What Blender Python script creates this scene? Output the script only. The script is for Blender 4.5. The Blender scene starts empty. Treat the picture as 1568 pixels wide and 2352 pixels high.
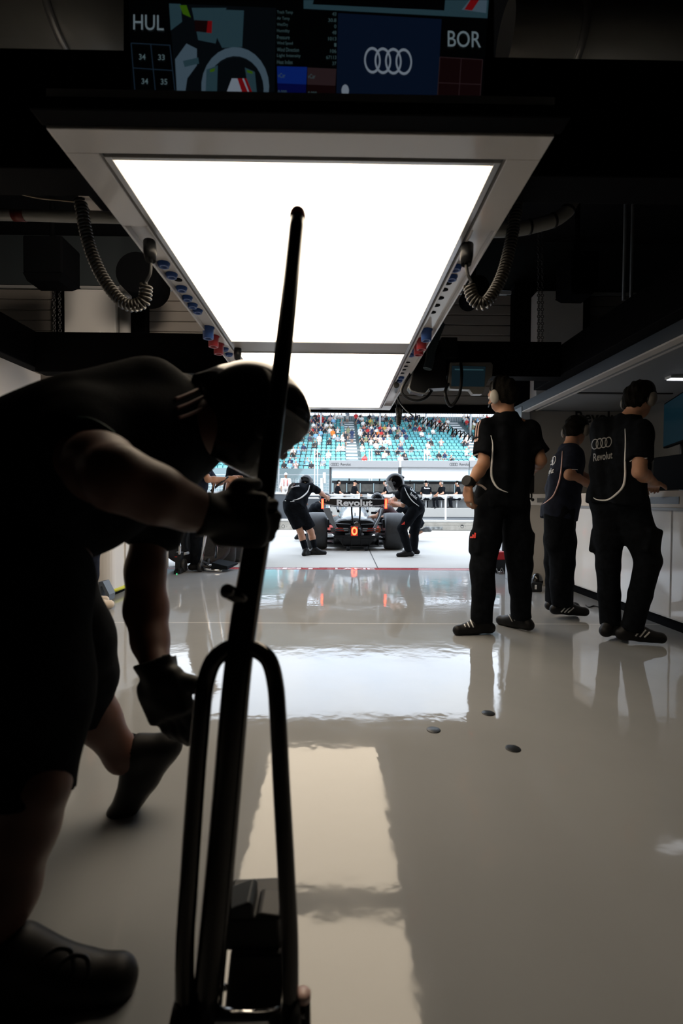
import bpy, math, random
import numpy as np
from mathutils import Vector, Matrix
from mathutils.bvhtree import BVHTree

random.seed(7)
SC = bpy.context.scene
COL = SC.collection

# ------------------------------------------------------------------ camera
F = 1120.0                       # focal length in pixels of the 1568x2352 frame
H = 0.94                         # lens height
CAM = Vector((0, 0, H))
YAW, PITCH, ROLL = math.radians(0.716), math.radians(-1.33), math.radians(0.40)
_fwd = Vector((math.sin(YAW)*math.cos(PITCH), math.cos(YAW)*math.cos(PITCH), math.sin(PITCH)))
_r0 = Vector((math.cos(YAW), -math.sin(YAW), 0))
_u0 = _r0.cross(_fwd)
_rt = _r0*math.cos(ROLL) + _u0*math.sin(ROLL)
_up = _rt.cross(_fwd)
cam = bpy.data.cameras.new('camera')
cam_o = bpy.data.objects.new('camera', cam)
COL.objects.link(cam_o)
m = Matrix((_rt, _up, -_fwd)).transposed().to_4x4()
m.translation = CAM
cam_o.matrix_world = m
cam.sensor_fit = 'VERTICAL'
cam.sensor_height = 36.0
cam.lens = 36.0*F/2352.0
cam.clip_start = 0.05
cam.clip_end = 400
cam.dof.use_dof = True
cam.dof.focus_distance = 7.5
cam.dof.aperture_fstop = 2.8
SC.camera = cam_o

# ------------------------------------------------------------------ light
SC.view_settings.view_transform = 'Standard'
SC.view_settings.look = 'None'
SC.view_settings.exposure = 0.0
SC.view_settings.gamma = 1.0
SC.view_settings.use_curve_mapping = False
SKY = 4.5
PANEL = 4.6
world = bpy.data.worlds.new('world')
SC.world = world
world.use_nodes = True
nt = world.node_tree
bg = nt.nodes['Background']
tc = nt.nodes.new('ShaderNodeTexCoord')
nz = nt.nodes.new('ShaderNodeTexNoise')
nz.inputs['Scale'].default_value = 2.5
nz.inputs['Detail'].default_value = 5
rp = nt.nodes.new('ShaderNodeValToRGB')
rp.color_ramp.elements[0].position = 0.35
rp.color_ramp.elements[0].color = (0.64, 0.79, 1.0, 1)
rp.color_ramp.elements[1].position = 0.65
rp.color_ramp.elements[1].color = (0.86, 0.93, 1.0, 1)
nt.links.new(tc.outputs['Generated'], nz.inputs['Vector'])
nt.links.new(nz.outputs['Fac'], rp.inputs['Fac'])
nt.links.new(rp.outputs['Color'], bg.inputs['Color'])
bg.inputs['Strength'].default_value = SKY
sun = bpy.data.lights.new('sun', 'SUN')
sun.energy = 3.2
sun.angle = math.radians(12)
sun.color = (1.0, 0.97, 0.92)
sun_o = bpy.data.objects.new('sun', sun)
COL.objects.link(sun_o)
sun_o.rotation_euler = (math.radians(38), 0, math.radians(-20))
bay = bpy.data.lights.new('bay_lamp', 'AREA')
bay.energy = 17.0
bay.spread = math.radians(85)
bay.size = 1.2
bay.color = (1.0, 0.84, 0.68)
bay_o = bpy.data.objects.new('bay_lamp', bay)
COL.objects.link(bay_o)
bay_o.location = (-1.0, 3.5, 4.45)
bay_o.rotation_euler = (Vector((-3.5, 6.9, 3.0))-Vector(bay_o.location)).to_track_quat('-Z', 'Y').to_euler()
wash = bpy.data.lights.new('added_partition_wash', 'AREA')  # added area light, no visible fixture; brightens the left partition
wash.shape = 'RECTANGLE'
wash.size = 0.06
wash.size_y = 2.2
wash.energy = 14.0
wash.color = (1.0, 0.88, 0.74)
wash_o = bpy.data.objects.new('added_partition_wash', wash)
COL.objects.link(wash_o)
wash_o.location = (-2.55, 3.5, 2.02)
wash_o.rotation_euler = Vector((-0.75, 0, -0.65)).to_track_quat('-Z', 'Y').to_euler()
SC.cycles.max_bounces = 8
SC.cycles.diffuse_bounces = 4
SC.cycles.glossy_bounces = 4
SC.cycles.transparent_max_bounces = 8
SC.cycles.sample_clamp_indirect = 4.0
SC.cycles.use_denoising = True

# ------------------------------------------------------------------ projection helpers
def ray(px, py):
    return _rt*((px-784.0)/F) + _up*((1176.0-py)/F) + _fwd

def P(px, py, d):
    """point on the line of sight of a photo pixel at distance d into the garage"""
    v = ray(px, py)
    return CAM + v*(d/v.y)

def G(px, py, z=0.0):
    v = ray(px, py)
    return CAM + v*((z-H)/v.z)

def XZ(px, py, d):
    p = P(px, py, d)
    return p.x, p.z

# ------------------------------------------------------------------ materials
MATS = {}
def mat(name, col, rough=0.5, metal=0.0, emit=0.0, ecol=None, noise=0.0, nscale=20.0, bump=0.0, bscale=60.0,
        spec=0.5, coat=0.0, trans=0.0, alpha=1.0, ior=1.45):
    if name in MATS:
        return MATS[name]
    M = bpy.data.materials.new(name)
    M.use_nodes = True
    n = M.node_tree.nodes
    l = M.node_tree.links
    b = n['Principled BSDF']
    b.inputs['Base Color'].default_value = (col[0], col[1], col[2], 1)
    b.inputs['Roughness'].default_value = rough
    b.inputs['Metallic'].default_value = metal
    b.inputs['IOR'].default_value = ior
    b.inputs['Specular IOR Level'].default_value = spec
    b.inputs['Coat Weight'].default_value = coat
    b.inputs['Coat Roughness'].default_value = 0.05
    b.inputs['Transmission Weight'].default_value = trans
    b.inputs['Alpha'].default_value = alpha
    if emit > 0:
        e = ecol or col
        b.inputs['Emission Color'].default_value = (e[0], e[1], e[2], 1)
        b.inputs['Emission Strength'].default_value = emit
    if noise > 0 or bump > 0:
        t = n.new('ShaderNodeTexCoord')
        if noise > 0:
            a = n.new('ShaderNodeTexNoise')
            a.inputs['Scale'].default_value = nscale
            a.inputs['Detail'].default_value = 4
            r = n.new('ShaderNodeValToRGB')
            r.color_ramp.elements[0].position = 0.3
            r.color_ramp.elements[1].position = 0.7
            lo = [max(0, c*(1-noise)) for c in col]
            hi = [min(1, c*(1+noise)) for c in col]
            r.color_ramp.elements[0].color = (*lo, 1)
            r.color_ramp.elements[1].color = (*hi, 1)
            l.new(t.outputs['Object'], a.inputs['Vector'])
            l.new(a.outputs['Fac'], r.inputs['Fac'])
            l.new(r.outputs['Color'], b.inputs['Base Color'])
        if bump > 0:
            a2 = n.new('ShaderNodeTexNoise')
            a2.inputs['Scale'].default_value = bscale
            a2.inputs['Detail'].default_value = 2
            bp = n.new('ShaderNodeBump')
            bp.inputs['Strength'].default_value = bump
            bp.inputs['Distance'].default_value = 0.01
            l.new(t.outputs['Object'], a2.inputs['Vector'])
            l.new(a2.outputs['Fac'], bp.inputs['Height'])
            l.new(bp.outputs['Normal'], b.inputs['Normal'])
    MATS[name] = M
    return M

BLACK = mat('black_cladding', (0.003, 0.0032, 0.004), 0.7, spec=0.05)
MATTE = mat('black_matte', (0.004, 0.0045, 0.0055), 0.8, spec=0.05)
BLKPL = mat('black_plastic', (0.010, 0.011, 0.013), 0.4, spec=0.3)
CLOTH = mat('black_cloth', (0.005, 0.006, 0.008), 0.9, spec=0.06, noise=0.4, nscale=30, bump=0.15, bscale=250)
NAVY = mat('navy_cloth', (0.010, 0.013, 0.025), 0.85, spec=0.15, noise=0.3, nscale=25)
SHOE = mat('black_leather', (0.007, 0.007, 0.008), 0.5, spec=0.25)
SKIN = mat('skin', (0.42, 0.22, 0.14), 0.55, noise=0.12, nscale=18)
SKIN2 = mat('skin_tan', (0.34, 0.17, 0.10), 0.55, noise=0.12, nscale=18)
HAIR = mat('dark_hair', (0.006, 0.005, 0.004), 0.8, spec=0.1, bump=0.6, bscale=120)
WHITE = mat('white_paint', (0.80, 0.79, 0.77), 0.35)
GLOSSW = mat('white_gloss', (0.66, 0.64, 0.63), 0.10, spec=0.6, bump=0.02, bscale=4)
CREAM = mat('cream_laminate', (0.62, 0.53, 0.43), 0.4)
GREY = mat('grey_paint', (0.30, 0.31, 0.32), 0.45)
LGREY = mat('light_grey_paint', (0.52, 0.53, 0.54), 0.45)
MIDGREY = mat('mid_grey_plastic', (0.17, 0.18, 0.19), 0.4)
CHROME = mat('chrome', (0.72, 0.72, 0.72), 0.12, metal=1.0)
DCHROME = mat('black_chrome', (0.055, 0.052, 0.05), 0.14, metal=0.85, spec=0.6)
STRIPE = mat('white_print', (0.75, 0.75, 0.75), 0.5)
PINKS = mat('pale_pink_print', (0.72, 0.48, 0.44), 0.5)
REDP = mat('red_print', (0.75, 0.05, 0.03), 0.5)
BLUEP = mat('blue_plastic', (0.02, 0.075, 0.28), 0.35)
REDPL = mat('red_plastic', (0.35, 0.02, 0.03), 0.35)
RUBBER = mat('tyre_rubber', (0.018, 0.019, 0.021), 0.55, noise=0.25, nscale=12, bump=0.2, bscale=90)
CARBON = mat('carbon_fibre', (0.008, 0.009, 0.011), 0.32, spec=0.3)
SILVER = mat('silver_bodywork', (0.17, 0.175, 0.18), 0.25, metal=0.3, coat=0.5)
REDCAR = mat('red_bodywork', (0.62, 0.06, 0.04), 0.3, coat=0.5)
BEIGEC = mat('pale_concrete', (0.25, 0.24, 0.215), 0.8, noise=0.15, nscale=6)
GLASS = mat('clear_visor', (0.9, 0.93, 0.95), 0.05, trans=0.0, alpha=0.10, spec=0.5)

# ------------------------------------------------------------------ object helpers
ORG = {}
def tag(o, label=None, cat=None, group=None, kind=None):
    if label: o['label'] = label
    if cat: o['category'] = cat
    if group: o['group'] = group
    if kind: o['kind'] = kind
    return o

def thing(name, label, cat, loc=(0, 0, 0), group=None):
    o = bpy.data.objects.new(name, None)
    o.empty_display_size = 0.1
    COL.objects.link(o)
    o.location = loc
    ORG[o.name] = Vector(loc)
    return tag(o, label, cat, group)

def link_mesh(name, verts, loops, starts, totals, mats, parent=None, smooth=None, midx=None):
    verts = np.asarray(verts, dtype=np.float32).reshape(-1, 3)
    if parent is not None:
        off = ORG[parent.name]
    else:
        lo = verts.min(0); hi = verts.max(0)
        off = Vector(((lo[0]+hi[0])/2, (lo[1]+hi[1])/2, lo[2]))
    verts = verts - np.array(off, dtype=np.float32)
    me = bpy.data.meshes.new(name)
    me.vertices.add(len(verts))
    me.vertices.foreach_set('co', verts.ravel())
    me.loops.add(len(loops))
    me.loops.foreach_set('vertex_index', np.asarray(loops, dtype=np.int32))
    me.polygons.add(len(starts))
    me.polygons.foreach_set('loop_start', np.asarray(starts, dtype=np.int32))
    me.polygons.foreach_set('loop_total', np.asarray(totals, dtype=np.int32))
    if smooth is not None:
        me.polygons.foreach_set('use_smooth', np.asarray(smooth, dtype=bool))
    if not isinstance(mats, (list, tuple)):
        mats = [mats]
    for mm in mats:
        me.materials.append(mm)
    if midx is not None:
        me.polygons.foreach_set('material_index', np.asarray(midx, dtype=np.int32))
    me.update(calc_edges=True)
    me.validate()
    o = bpy.data.objects.new(name, me)
    COL.objects.link(o)
    if parent is not None:
        o.parent = parent
        ORG[o.name] = off.copy()
    else:
        o.location = off
        ORG[o.name] = off.copy()
    return o

class MB:
    def __init__(s):
        s.v = []; s.f = []; s.sm = []; s.mi = []
        s.cur = 0
    def add(s, vs, fs, smooth=False):
        b = len(s.v)
        s.v += [tuple(v) for v in vs]
        for f in fs:
            s.f.append(tuple(i+b for i in f)); s.sm.append(smooth); s.mi.append(s.cur)
        return s
    def box(s, lo, hi):
        x0, y0, z0 = lo; x1, y1, z1 = hi
        return s.add([(x0,y0,z0),(x1,y0,z0),(x1,y1,z0),(x0,y1,z0),(x0,y0,z1),(x1,y0,z1),(x1,y1,z1),(x0,y1,z1)],
                     [(0,3,2,1),(4,5,6,7),(0,1,5,4),(1,2,6,5),(2,3,7,6),(3,0,4,7)])
    def cbox(s, c, size, ax=None):
        c = Vector(c)
        ax = ax or (Vector((1,0,0)), Vector((0,1,0)), Vector((0,0,1)))
        h = [q/2 for q in size]
        vs = []
        for sz in (-1, 1):
            for sx, sy in ((-1,-1),(1,-1),(1,1),(-1,1)):
                vs.append(c + ax[0]*(sx*h[0]) + ax[1]*(sy*h[1]) + ax[2]*(sz*h[2]))
        return s.add(vs, [(0,3,2,1),(4,5,6,7),(0,1,5,4),(1,2,6,5),(2,3,7,6),(3,0,4,7)])
    def hexa(s, p):          # 8 corners, bottom ring then top ring
        return s.add(p, [(0,3,2,1),(4,5,6,7),(0,1,5,4),(1,2,6,5),(2,3,7,6),(3,0,4,7)])
    def prism(s, poly, vec):
        n = len(poly); vec = Vector(vec)
        vs = [Vector(p) for p in poly] + [Vector(p)+vec for p in poly]
        fs = [tuple(range(n))[::-1], tuple(range(n, 2*n))]
        fs += [(i, (i+1) % n, n+(i+1) % n, n+i) for i in range(n)]
        return s.add(vs, fs)
    def quad(s, a, b, c, d):
        return s.add([a, b, c, d], [(0,1,2,3)])
    def tube(s, pts, r, seg=12, caps=True, flat=None, closed=False):
        pts = [Vector(p) for p in pts]
        n = len(pts)
        rs = r if isinstance(r, (list, tuple)) else [r]*n
        t0 = (pts[1]-pts[0]).normalized()
        ref = Vector((0,0,1)) if abs(t0.z) < 0.9 else Vector((1,0,0))
        u = t0.cross(ref).normalized()
        vs = []; fs = []
        for i, p in enumerate(pts):
            if closed:
                t = (pts[(i+1) % n]-pts[i-1]).normalized()
            else:
                t = (pts[min(i+1, n-1)]-pts[max(i-1, 0)]).normalized()
            u = (u - t*u.dot(t)).normalized()
            w = t.cross(u)
            for k in range(seg):
                a = 2*math.pi*k/seg
                vs.append(p + u*(rs[i]*math.cos(a)) + w*(rs[i]*math.sin(a)))
        m_ = n if closed else n-1
        for i in range(m_):
            j = (i+1) % n
            for k in range(seg):
                k2 = (k+1) % seg
                fs.append((i*seg+k, i*seg+k2, j*seg+k2, j*seg+k))
        s.add(vs, fs, True)
        if caps and not closed:
            b = len(s.v)-len(vs)
            s.f.append(tuple(b+k for k in range(seg))[::-1]); s.sm.append(False); s.mi.append(s.cur)
            s.f.append(tuple(b+(n-1)*seg+k for k in range(seg))); s.sm.append(False); s.mi.append(s.cur)
        return s
    def lathe(s, c, axis, prof, seg=32, smooth=True):
        """prof: list of (radius, along axis)"""
        c = Vector(c); a = Vector(axis).normalized()
        ref = Vector((0,0,1)) if abs(a.z) < 0.9 else Vector((1,0,0))
        u = a.cross(ref).normalized(); w = a.cross(u)
        vs = []; fs = []
        for r, h in prof:
            for k in range(seg):
                t = 2*math.pi*k/seg
                vs.append(c + a*h + u*(r*math.cos(t)) + w*(r*math.sin(t)))
        for i in range(len(prof)-1):
            for k in range(seg):
                k2 = (k+1) % seg
                fs.append((i*seg+k, i*seg+k2, (i+1)*seg+k2, (i+1)*seg+k))
        s.add(vs, fs, smooth)
        b = len(s.v)-len(vs)
        if prof[0][0] > 1e-5:
            s.f.append(tuple(b+k for k in range(seg))[::-1]); s.sm.append(False); s.mi.append(s.cur)
        if prof[-1][0] > 1e-5:
            s.f.append(tuple(b+(len(prof)-1)*seg+k for k in range(seg))); s.sm.append(False); s.mi.append(s.cur)
        return s
    def ell(s, c, r, ax=None, seg=16, rings=10):
        c = Vector(c)
        ax = ax or (Vector((1,0,0)), Vector((0,1,0)), Vector((0,0,1)))
        vs = []; fs = []
        for i in range(rings+1):
            th = math.pi*i/rings
            for k in range(seg):
                ph = 2*math.pi*k/seg
                vs.append(c + ax[0]*(r[0]*math.sin(th)*math.cos(ph)) + ax[1]*(r[1]*math.sin(th)*math.sin(ph)) + ax[2]*(r[2]*math.cos(th)))
        for i in range(rings):
            for k in range(seg):
                k2 = (k+1) % seg
                fs.append((i*seg+k, (i+1)*seg+k, (i+1)*seg+k2, i*seg+k2))
        return s.add(vs, fs, True)
    def ring(s, c, nrm, R, r, seg=32, sub=8, u=None, sy=1.0):
        c = Vector(c); nrm = Vector(nrm).normalized()
        ref = u or (Vector((0,0,1)) if abs(nrm.z) < 0.9 else Vector((1,0,0)))
        a = nrm.cross(ref).normalized(); b = nrm.cross(a)
        pts = [c + a*(R*math.cos(2*math.pi*k/seg)) + b*(sy*R*math.sin(2*math.pi*k/seg)) for k in range(seg)]
        return s.tube(pts, r, sub, closed=True)
    def loft(s, secs, smooth=True, caps=True):
        n = len(secs[0]); vs = []; fs = []
        for q in secs:
            vs += [Vector(p) for p in q]
        for i in range(len(secs)-1):
            for k in range(n):
                k2 = (k+1) % n
                fs.append((i*n+k, i*n+k2, (i+1)*n+k2, (i+1)*n+k))
        s.add(vs, fs, smooth)
        b = len(s.v)-len(vs)
        if caps:
            s.f.append(tuple(b+k for k in range(n))[::-1]); s.sm.append(False); s.mi.append(s.cur)
            s.f.append(tuple(b+(len(secs)-1)*n+k for k in range(n))); s.sm.append(False); s.mi.append(s.cur)
        return s
    def build(s, name, mats, parent=None, label=None, bevel=0.0, bseg=2):
        loops = []; starts = []; totals = []
        for f in s.f:
            starts.append(len(loops)); totals.append(len(f)); loops += f
        o = link_mesh(name, s.v, loops, starts, totals, mats, parent, s.sm, s.mi)
        if label: o['label'] = label
        if bevel > 0:
            b = o.modifiers.new('Bevel', 'BEVEL')
            b.width = bevel; b.segments = bseg; b.limit_method = 'ANGLE'; b.angle_limit = math.radians(50)
        return o

def struct(name, mb, mats, bevel=0.0):
    return tag(mb.build(name, mats, None, bevel=bevel), kind='structure')

def spline(pts, n=8):
    """Catmull-Rom through points"""
    pts = [Vector(p) for p in pts]
    q = [pts[0]*2-pts[1]] + pts + [pts[-1]*2-pts[-2]]
    out = []
    for i in range(1, len(q)-2):
        for k in range(n):
            t = k/n
            a, b, c, d = q[i-1], q[i], q[i+1], q[i+2]
            out.append(0.5*((b*2) + (c-a)*t + (a*2-b*5+c*4-d)*t*t + (b*3-a-c*3+d)*t*t*t))
    out.append(pts[-1])
    return out

def coil_path(pts, R, turns, per=14):
    """helix of radius R round a poly-line"""
    base = spline(pts, 24)
    L = [0]
    for i in range(1, len(base)):
        L.append(L[-1]+(base[i]-base[i-1]).length)
    T = L[-1]; N = int(turns*per)
    out = []
    t0 = (base[1]-base[0]).normalized()
    u = t0.cross(Vector((0.3, 1, 0.2))).normalized()
    j = 0
    for k in range(N+1):
        s_ = T*k/N
        while j < len(L)-2 and L[j+1] < s_: j += 1
        f_ = (s_-L[j])/max(1e-9, L[j+1]-L[j])
        p = base[j].lerp(base[j+1], f_)
        t = (base[min(j+1, len(base)-1)]-base[j]).normalized()
        u = (u-t*u.dot(t)).normalized()
        w = t.cross(u)
        a = 2*math.pi*turns*k/N
        out.append(p + u*(R*math.cos(a)) + w*(R*math.sin(a)))
    return out

_TXT = {}
def text_geo(s, bold=0.0):
    """text as triangles, fitted to the unit box"""
    if (s, bold) in _TXT: return _TXT[(s, bold)]
    cu = bpy.data.curves.new('lettering_curve', 'FONT')
    cu.body = s
    cu.offset = bold
    cu.resolution_u = 4
    o = bpy.data.objects.new('lettering_curve', cu)
    COL.objects.link(o)
    dg = bpy.context.evaluated_depsgraph_get()
    me = bpy.data.meshes.new_from_object(o.evaluated_get(dg))
    vs = np.array([v.co[:] for v in me.vertices])
    fs = [tuple(p.vertices) for p in me.polygons]
    bpy.data.objects.remove(o); bpy.data.curves.remove(cu); bpy.data.meshes.remove(me)
    lo = vs.min(0); hi = vs.max(0)
    uv = (vs[:, :2]-lo[:2])/np.maximum(1e-9, (hi-lo)[:2])
    asp = (hi[0]-lo[0])/(hi[1]-lo[1])
    _TXT[(s, bold)] = (uv, fs, asp)
    return _TXT[(s, bold)]

def text_on(mb, s, fn, bold=0.0):
    """fn(u, v) -> point, u and v in 0..1 over the text box"""
    uv, fs, asp = text_geo(s, bold)
    mb.add([fn(a, b) for a, b in uv], fs)
    return asp

def quadmap(a, b, c, d):
    """bottom-left, bottom-right, top-right, top-left"""
    a, b, c, d = map(Vector, (a, b, c, d))
    return lambda u, v: (a*(1-u)+b*u)*(1-v) + (d*(1-u)+c*u)*v

def ring_logo(mb, fn, w=0.11, n=4, seg=36):
    """four interlocked rings in the unit box (box is about 2.9 wide to 1 high)"""
    asp = 2.9
    R = 0.5; step = (asp-1.0)/(n-1)
    for i in range(n):
        cx = R + i*step
        vs = []
        for k in range(seg):
            t = 2*math.pi*k/seg
            for rr in (R, R-w):
                vs.append(fn((cx+rr*math.cos(t))/asp, 0.5+rr*math.sin(t)))
        mb.add(vs, [(2*k, 2*((k+1) % seg), 2*((k+1) % seg)+1, 2*k+1) for k in range(seg)])

def bvh_of(o):
    off = o.matrix_world.translation if o.parent is None else ORG[o.name]
    vs = [v.co + off for v in o.data.vertices]
    return BVHTree.FromPolygons(vs, [tuple(p.vertices) for p in o.data.polygons])

def hit(bvh, px, py, off=0.004):
    d = ray(px, py).normalized()
    r = bvh.ray_cast(CAM, d)
    if r[0] is None: return None
    return r[0] - d*off

def dup(root, loc=None, rz=None, label=None, group=None):
    r = root.copy(); COL.objects.link(r)
    if loc is not None: r.location = loc
    if rz is not None: r.rotation_euler = (0, 0, rz)
    if label: r['label'] = label
    if group: r['group'] = group
    for ch in list(root.children):
        c = ch.copy(); COL.objects.link(c); c.parent = r
        for g in list(ch.children):
            d = g.copy(); COL.objects.link(d); d.parent = c
    return r

# ------------------------------------------------------------------ bodies: signed distance fields turned into one skin
def _v(p): return np.array(p, dtype=np.float32)

class SDF:
    def __init__(s, lo, hi, vox):
        s.vox = vox
        s.lo = _v(lo)
        s.n = np.maximum(4, np.ceil((_v(hi)-s.lo)/vox).astype(int)+1)
        s.V = np.full(tuple(s.n), 1.0, dtype=np.float32)
        s.ax = [s.lo[i]+vox*np.arange(s.n[i], dtype=np.float32) for i in range(3)]
    def _sub(s, lo, hi):
        a = np.clip(np.floor((lo-s.lo)/s.vox).astype(int), 0, s.n-1)
        b = np.clip(np.ceil((hi-s.lo)/s.vox).astype(int)+1, 1, s.n)
        if np.any(b <= a): return None
        sl = tuple(slice(a[i], b[i]) for i in range(3))
        g = np.meshgrid(*[s.ax[i][sl[i]] for i in range(3)], indexing='ij', sparse=True)
        return sl, g
    def _mix(s, sl, d, k, sub=False):
        a = s.V[sl]
        if sub:
            s.V[sl] = np.maximum(a, -d)
            return
        if k > 0:
            h = np.maximum(k-np.abs(a-d), 0)/k
            s.V[sl] = np.minimum(a, d)-h*h*(k*0.25)
        else:
            s.V[sl] = np.minimum(a, d)
    def cone(s, a, b, ra, rb, k=0.02, fa=False, fb=False):
        a = _v(a); b = _v(b)
        m_ = max(ra, rb)+k+3*s.vox
        q = s._sub(np.minimum(a, b)-m_, np.maximum(a, b)+m_)
        if q is None: return s
        sl, (X, Y, Z) = q
        ab = b-a; L = float(np.linalg.norm(ab))+1e-9; n = ab/L
        x = X-a[0]; y = Y-a[1]; z = Z-a[2]
        t = (x*n[0]+y*n[1]+z*n[2])
        tc_ = np.clip(t, 0, L)
        dx = x-tc_*n[0]; dy = y-tc_*n[1]; dz = z-tc_*n[2]
        d = np.sqrt(dx*dx+dy*dy+dz*dz) - (ra+(rb-ra)*(tc_/L))
        if fa: d = np.maximum(d, -t)
        if fb: d = np.maximum(d, t-L)
        s._mix(sl, d, k)
        return s
    def chain(s, pts, rs, k=0.02, fa=False, fb=False):
        for i in range(len(pts)-1):
            s.cone(pts[i], pts[i+1], rs[i], rs[i+1], k, fa and i == 0, fb and i == len(pts)-2)
        return s
    def ell(s, c, r, ax=None, k=0.02, sub=False):
        c = _v(c); r = _v(r)
        m_ = float(r.max())+k+3*s.vox
        q = s._sub(c-m_, c+m_)
        if q is None: return s
        sl, (X, Y, Z) = q
        x = X-c[0]; y = Y-c[1]; z = Z-c[2]
        if ax is None: ax = (Vector((1,0,0)), Vector((0,1,0)), Vector((0,0,1)))
        e = [x*a[0]+y*a[1]+z*a[2] for a in ax]
        k0 = np.sqrt((e[0]/r[0])**2+(e[1]/r[1])**2+(e[2]/r[2])**2)
        k1 = np.sqrt((e[0]/r[0]**2)**2+(e[1]/r[1]**2)**2+(e[2]/r[2]**2)**2)+1e-6
        s._mix(sl, k0*(k0-1)/k1, k, sub)
        return s
    def box(s, c, h, ax, r=0.01, k=0.01):
        c = _v(c)
        m_ = float(np.linalg.norm(h))+r+k+3*s.vox
        q = s._sub(c-m_, c+m_)
        if q is None: return s
        sl, (X, Y, Z) = q
        x = X-c[0]; y = Y-c[1]; z = Z-c[2]
        e = [np.abs(x*a[0]+y*a[1]+z*a[2])-hh+r for a, hh in zip(ax, h)]
        o = np.sqrt(sum(np.maximum(q_, 0)**2 for q_ in e)) + np.minimum(np.maximum(np.maximum(e[0], e[1]), e[2]), 0) - r
        s._mix(sl, o, k)
        return s
    def cut(s, p, n):
        """remove everything on the side the normal points to"""
        p = _v(p); n = _v(n); n = n/np.linalg.norm(n)
        X, Y, Z = np.meshgrid(*s.ax, indexing='ij', sparse=True)
        s.V = np.maximum(s.V, (X-p[0])*n[0]+(Y-p[1])*n[1]+(Z-p[2])*n[2]).astype(np.float32)
        return s
    def folds(s, amp, freq, seed=0):
        rng = np.random.RandomState(seed)
        X, Y, Z = np.meshgrid(*s.ax, indexing='ij', sparse=True)
        acc = 0
        for i in range(4):
            w = rng.normal(size=3)*freq; ph = rng.rand()*6.28
            acc = acc + np.sin(X*w[0]+Y*w[1]+Z*w[2]*0.7+ph)
        s.V = s.V + (amp*0.5*acc).astype(np.float32)
        return s
    def mesh(s):
        V = s.V
        V[0] = np.maximum(V[0], 0.01); V[-1] = np.maximum(V[-1], 0.01)
        V[:, 0] = np.maximum(V[:, 0], 0.01); V[:, -1] = np.maximum(V[:, -1], 0.01)
        V[:, :, 0] = np.maximum(V[:, :, 0], 0.01); V[:, :, -1] = np.maximum(V[:, :, -1], 0.01)
        S = V < 0
        nx, ny, nz = S.shape
        c = np.zeros((nx-1, ny-1, nz-1), dtype=np.int8)
        for i in (0, 1):
            for j in (0, 1):
                for k in (0, 1):
                    c += S[i:nx-1+i, j:ny-1+j, k:nz-1+k]
        act = (c > 0) & (c < 8)
        I = np.argwhere(act)
        idx = np.full(act.shape, -1, dtype=np.int32)
        idx[act] = np.arange(len(I))
        acc = np.zeros((len(I), 3), dtype=np.float32); cnt = np.zeros(len(I), dtype=np.float32)
        corners = [(i, j, k) for i in (0, 1) for j in (0, 1) for k in (0, 1)]
        vals = {q: V[I[:, 0]+q[0], I[:, 1]+q[1], I[:, 2]+q[2]] for q in corners}
        for q in corners:
            for a in range(3):
                if q[a] == 0:
                    p = list(q); p[a] = 1; p = tuple(p)
                    va = vals[q]; vb = vals[p]
                    mk = (va < 0) != (vb < 0)
                    t = np.where(mk, va/np.where(mk, va-vb, 1), 0)
                    for b in range(3):
                        acc[:, b] += np.where(mk, q[b] + (t if b == a else 0), 0)
                    cnt += mk
        verts = s.lo + s.vox*(I + acc/cnt[:, None])
        quads = []
        for a in range(3):
            b, d = [(1, 2), (2, 0), (0, 1)][a]
            sl0 = [slice(None)]*3; sl1 = [slice(None)]*3
            sl0[a] = slice(0, -1); sl1[a] = slice(1, None)
            s0 = S[tuple(sl0)]; s1 = S[tuple(sl1)]
            for flip in (False, True):
                E = np.argwhere(s0 & ~s1) if not flip else np.argwhere(~s0 & s1)
                E = E[(E[:, b] > 0) & (E[:, d] > 0) & (E[:, b] < S.shape[b]-1) & (E[:, d] < S.shape[d]-1)]
                def cell(ob, od):
                    q = E.copy(); q[:, b] -= ob; q[:, d] -= od
                    return idx[q[:, 0], q[:, 1], q[:, 2]]
                f = np.stack([cell(1, 1), cell(0, 1), cell(0, 0), cell(1, 0)], 1)
                if flip: f = f[:, ::-1]
                quads.append(f)
        Q = np.concatenate(quads)
        Q = Q[(Q >= 0).all(1)]
        return verts, Q
    def build(s, name, m_, parent=None, label=None, relax=1):
        v, q = s.mesh()
        for _ in range(relax):            # light smoothing
            acc = np.zeros_like(v); cnt = np.zeros(len(v))
            for a in range(4):
                i = q[:, a]; j = q[:, (a+1) % 4]
                for b in range(3):
                    acc[:, b] += np.bincount(i, v[j, b], len(v)) + np.bincount(j, v[i, b], len(v))
                cnt += np.bincount(i, minlength=len(v)) + np.bincount(j, minlength=len(v))
            v = 0.5*v + 0.5*acc/np.maximum(cnt, 1)[:, None]
        n = len(q)
        o = link_mesh(name, v, q.ravel(), np.arange(n)*4, np.full(n, 4), m_, parent, np.ones(n, dtype=bool))
        if label: o['label'] = label
        return o

def bounds(pts, m_):
    a = np.array([tuple(p) for p in pts])
    return a.min(0)-m_, a.max(0)+m_

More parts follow.
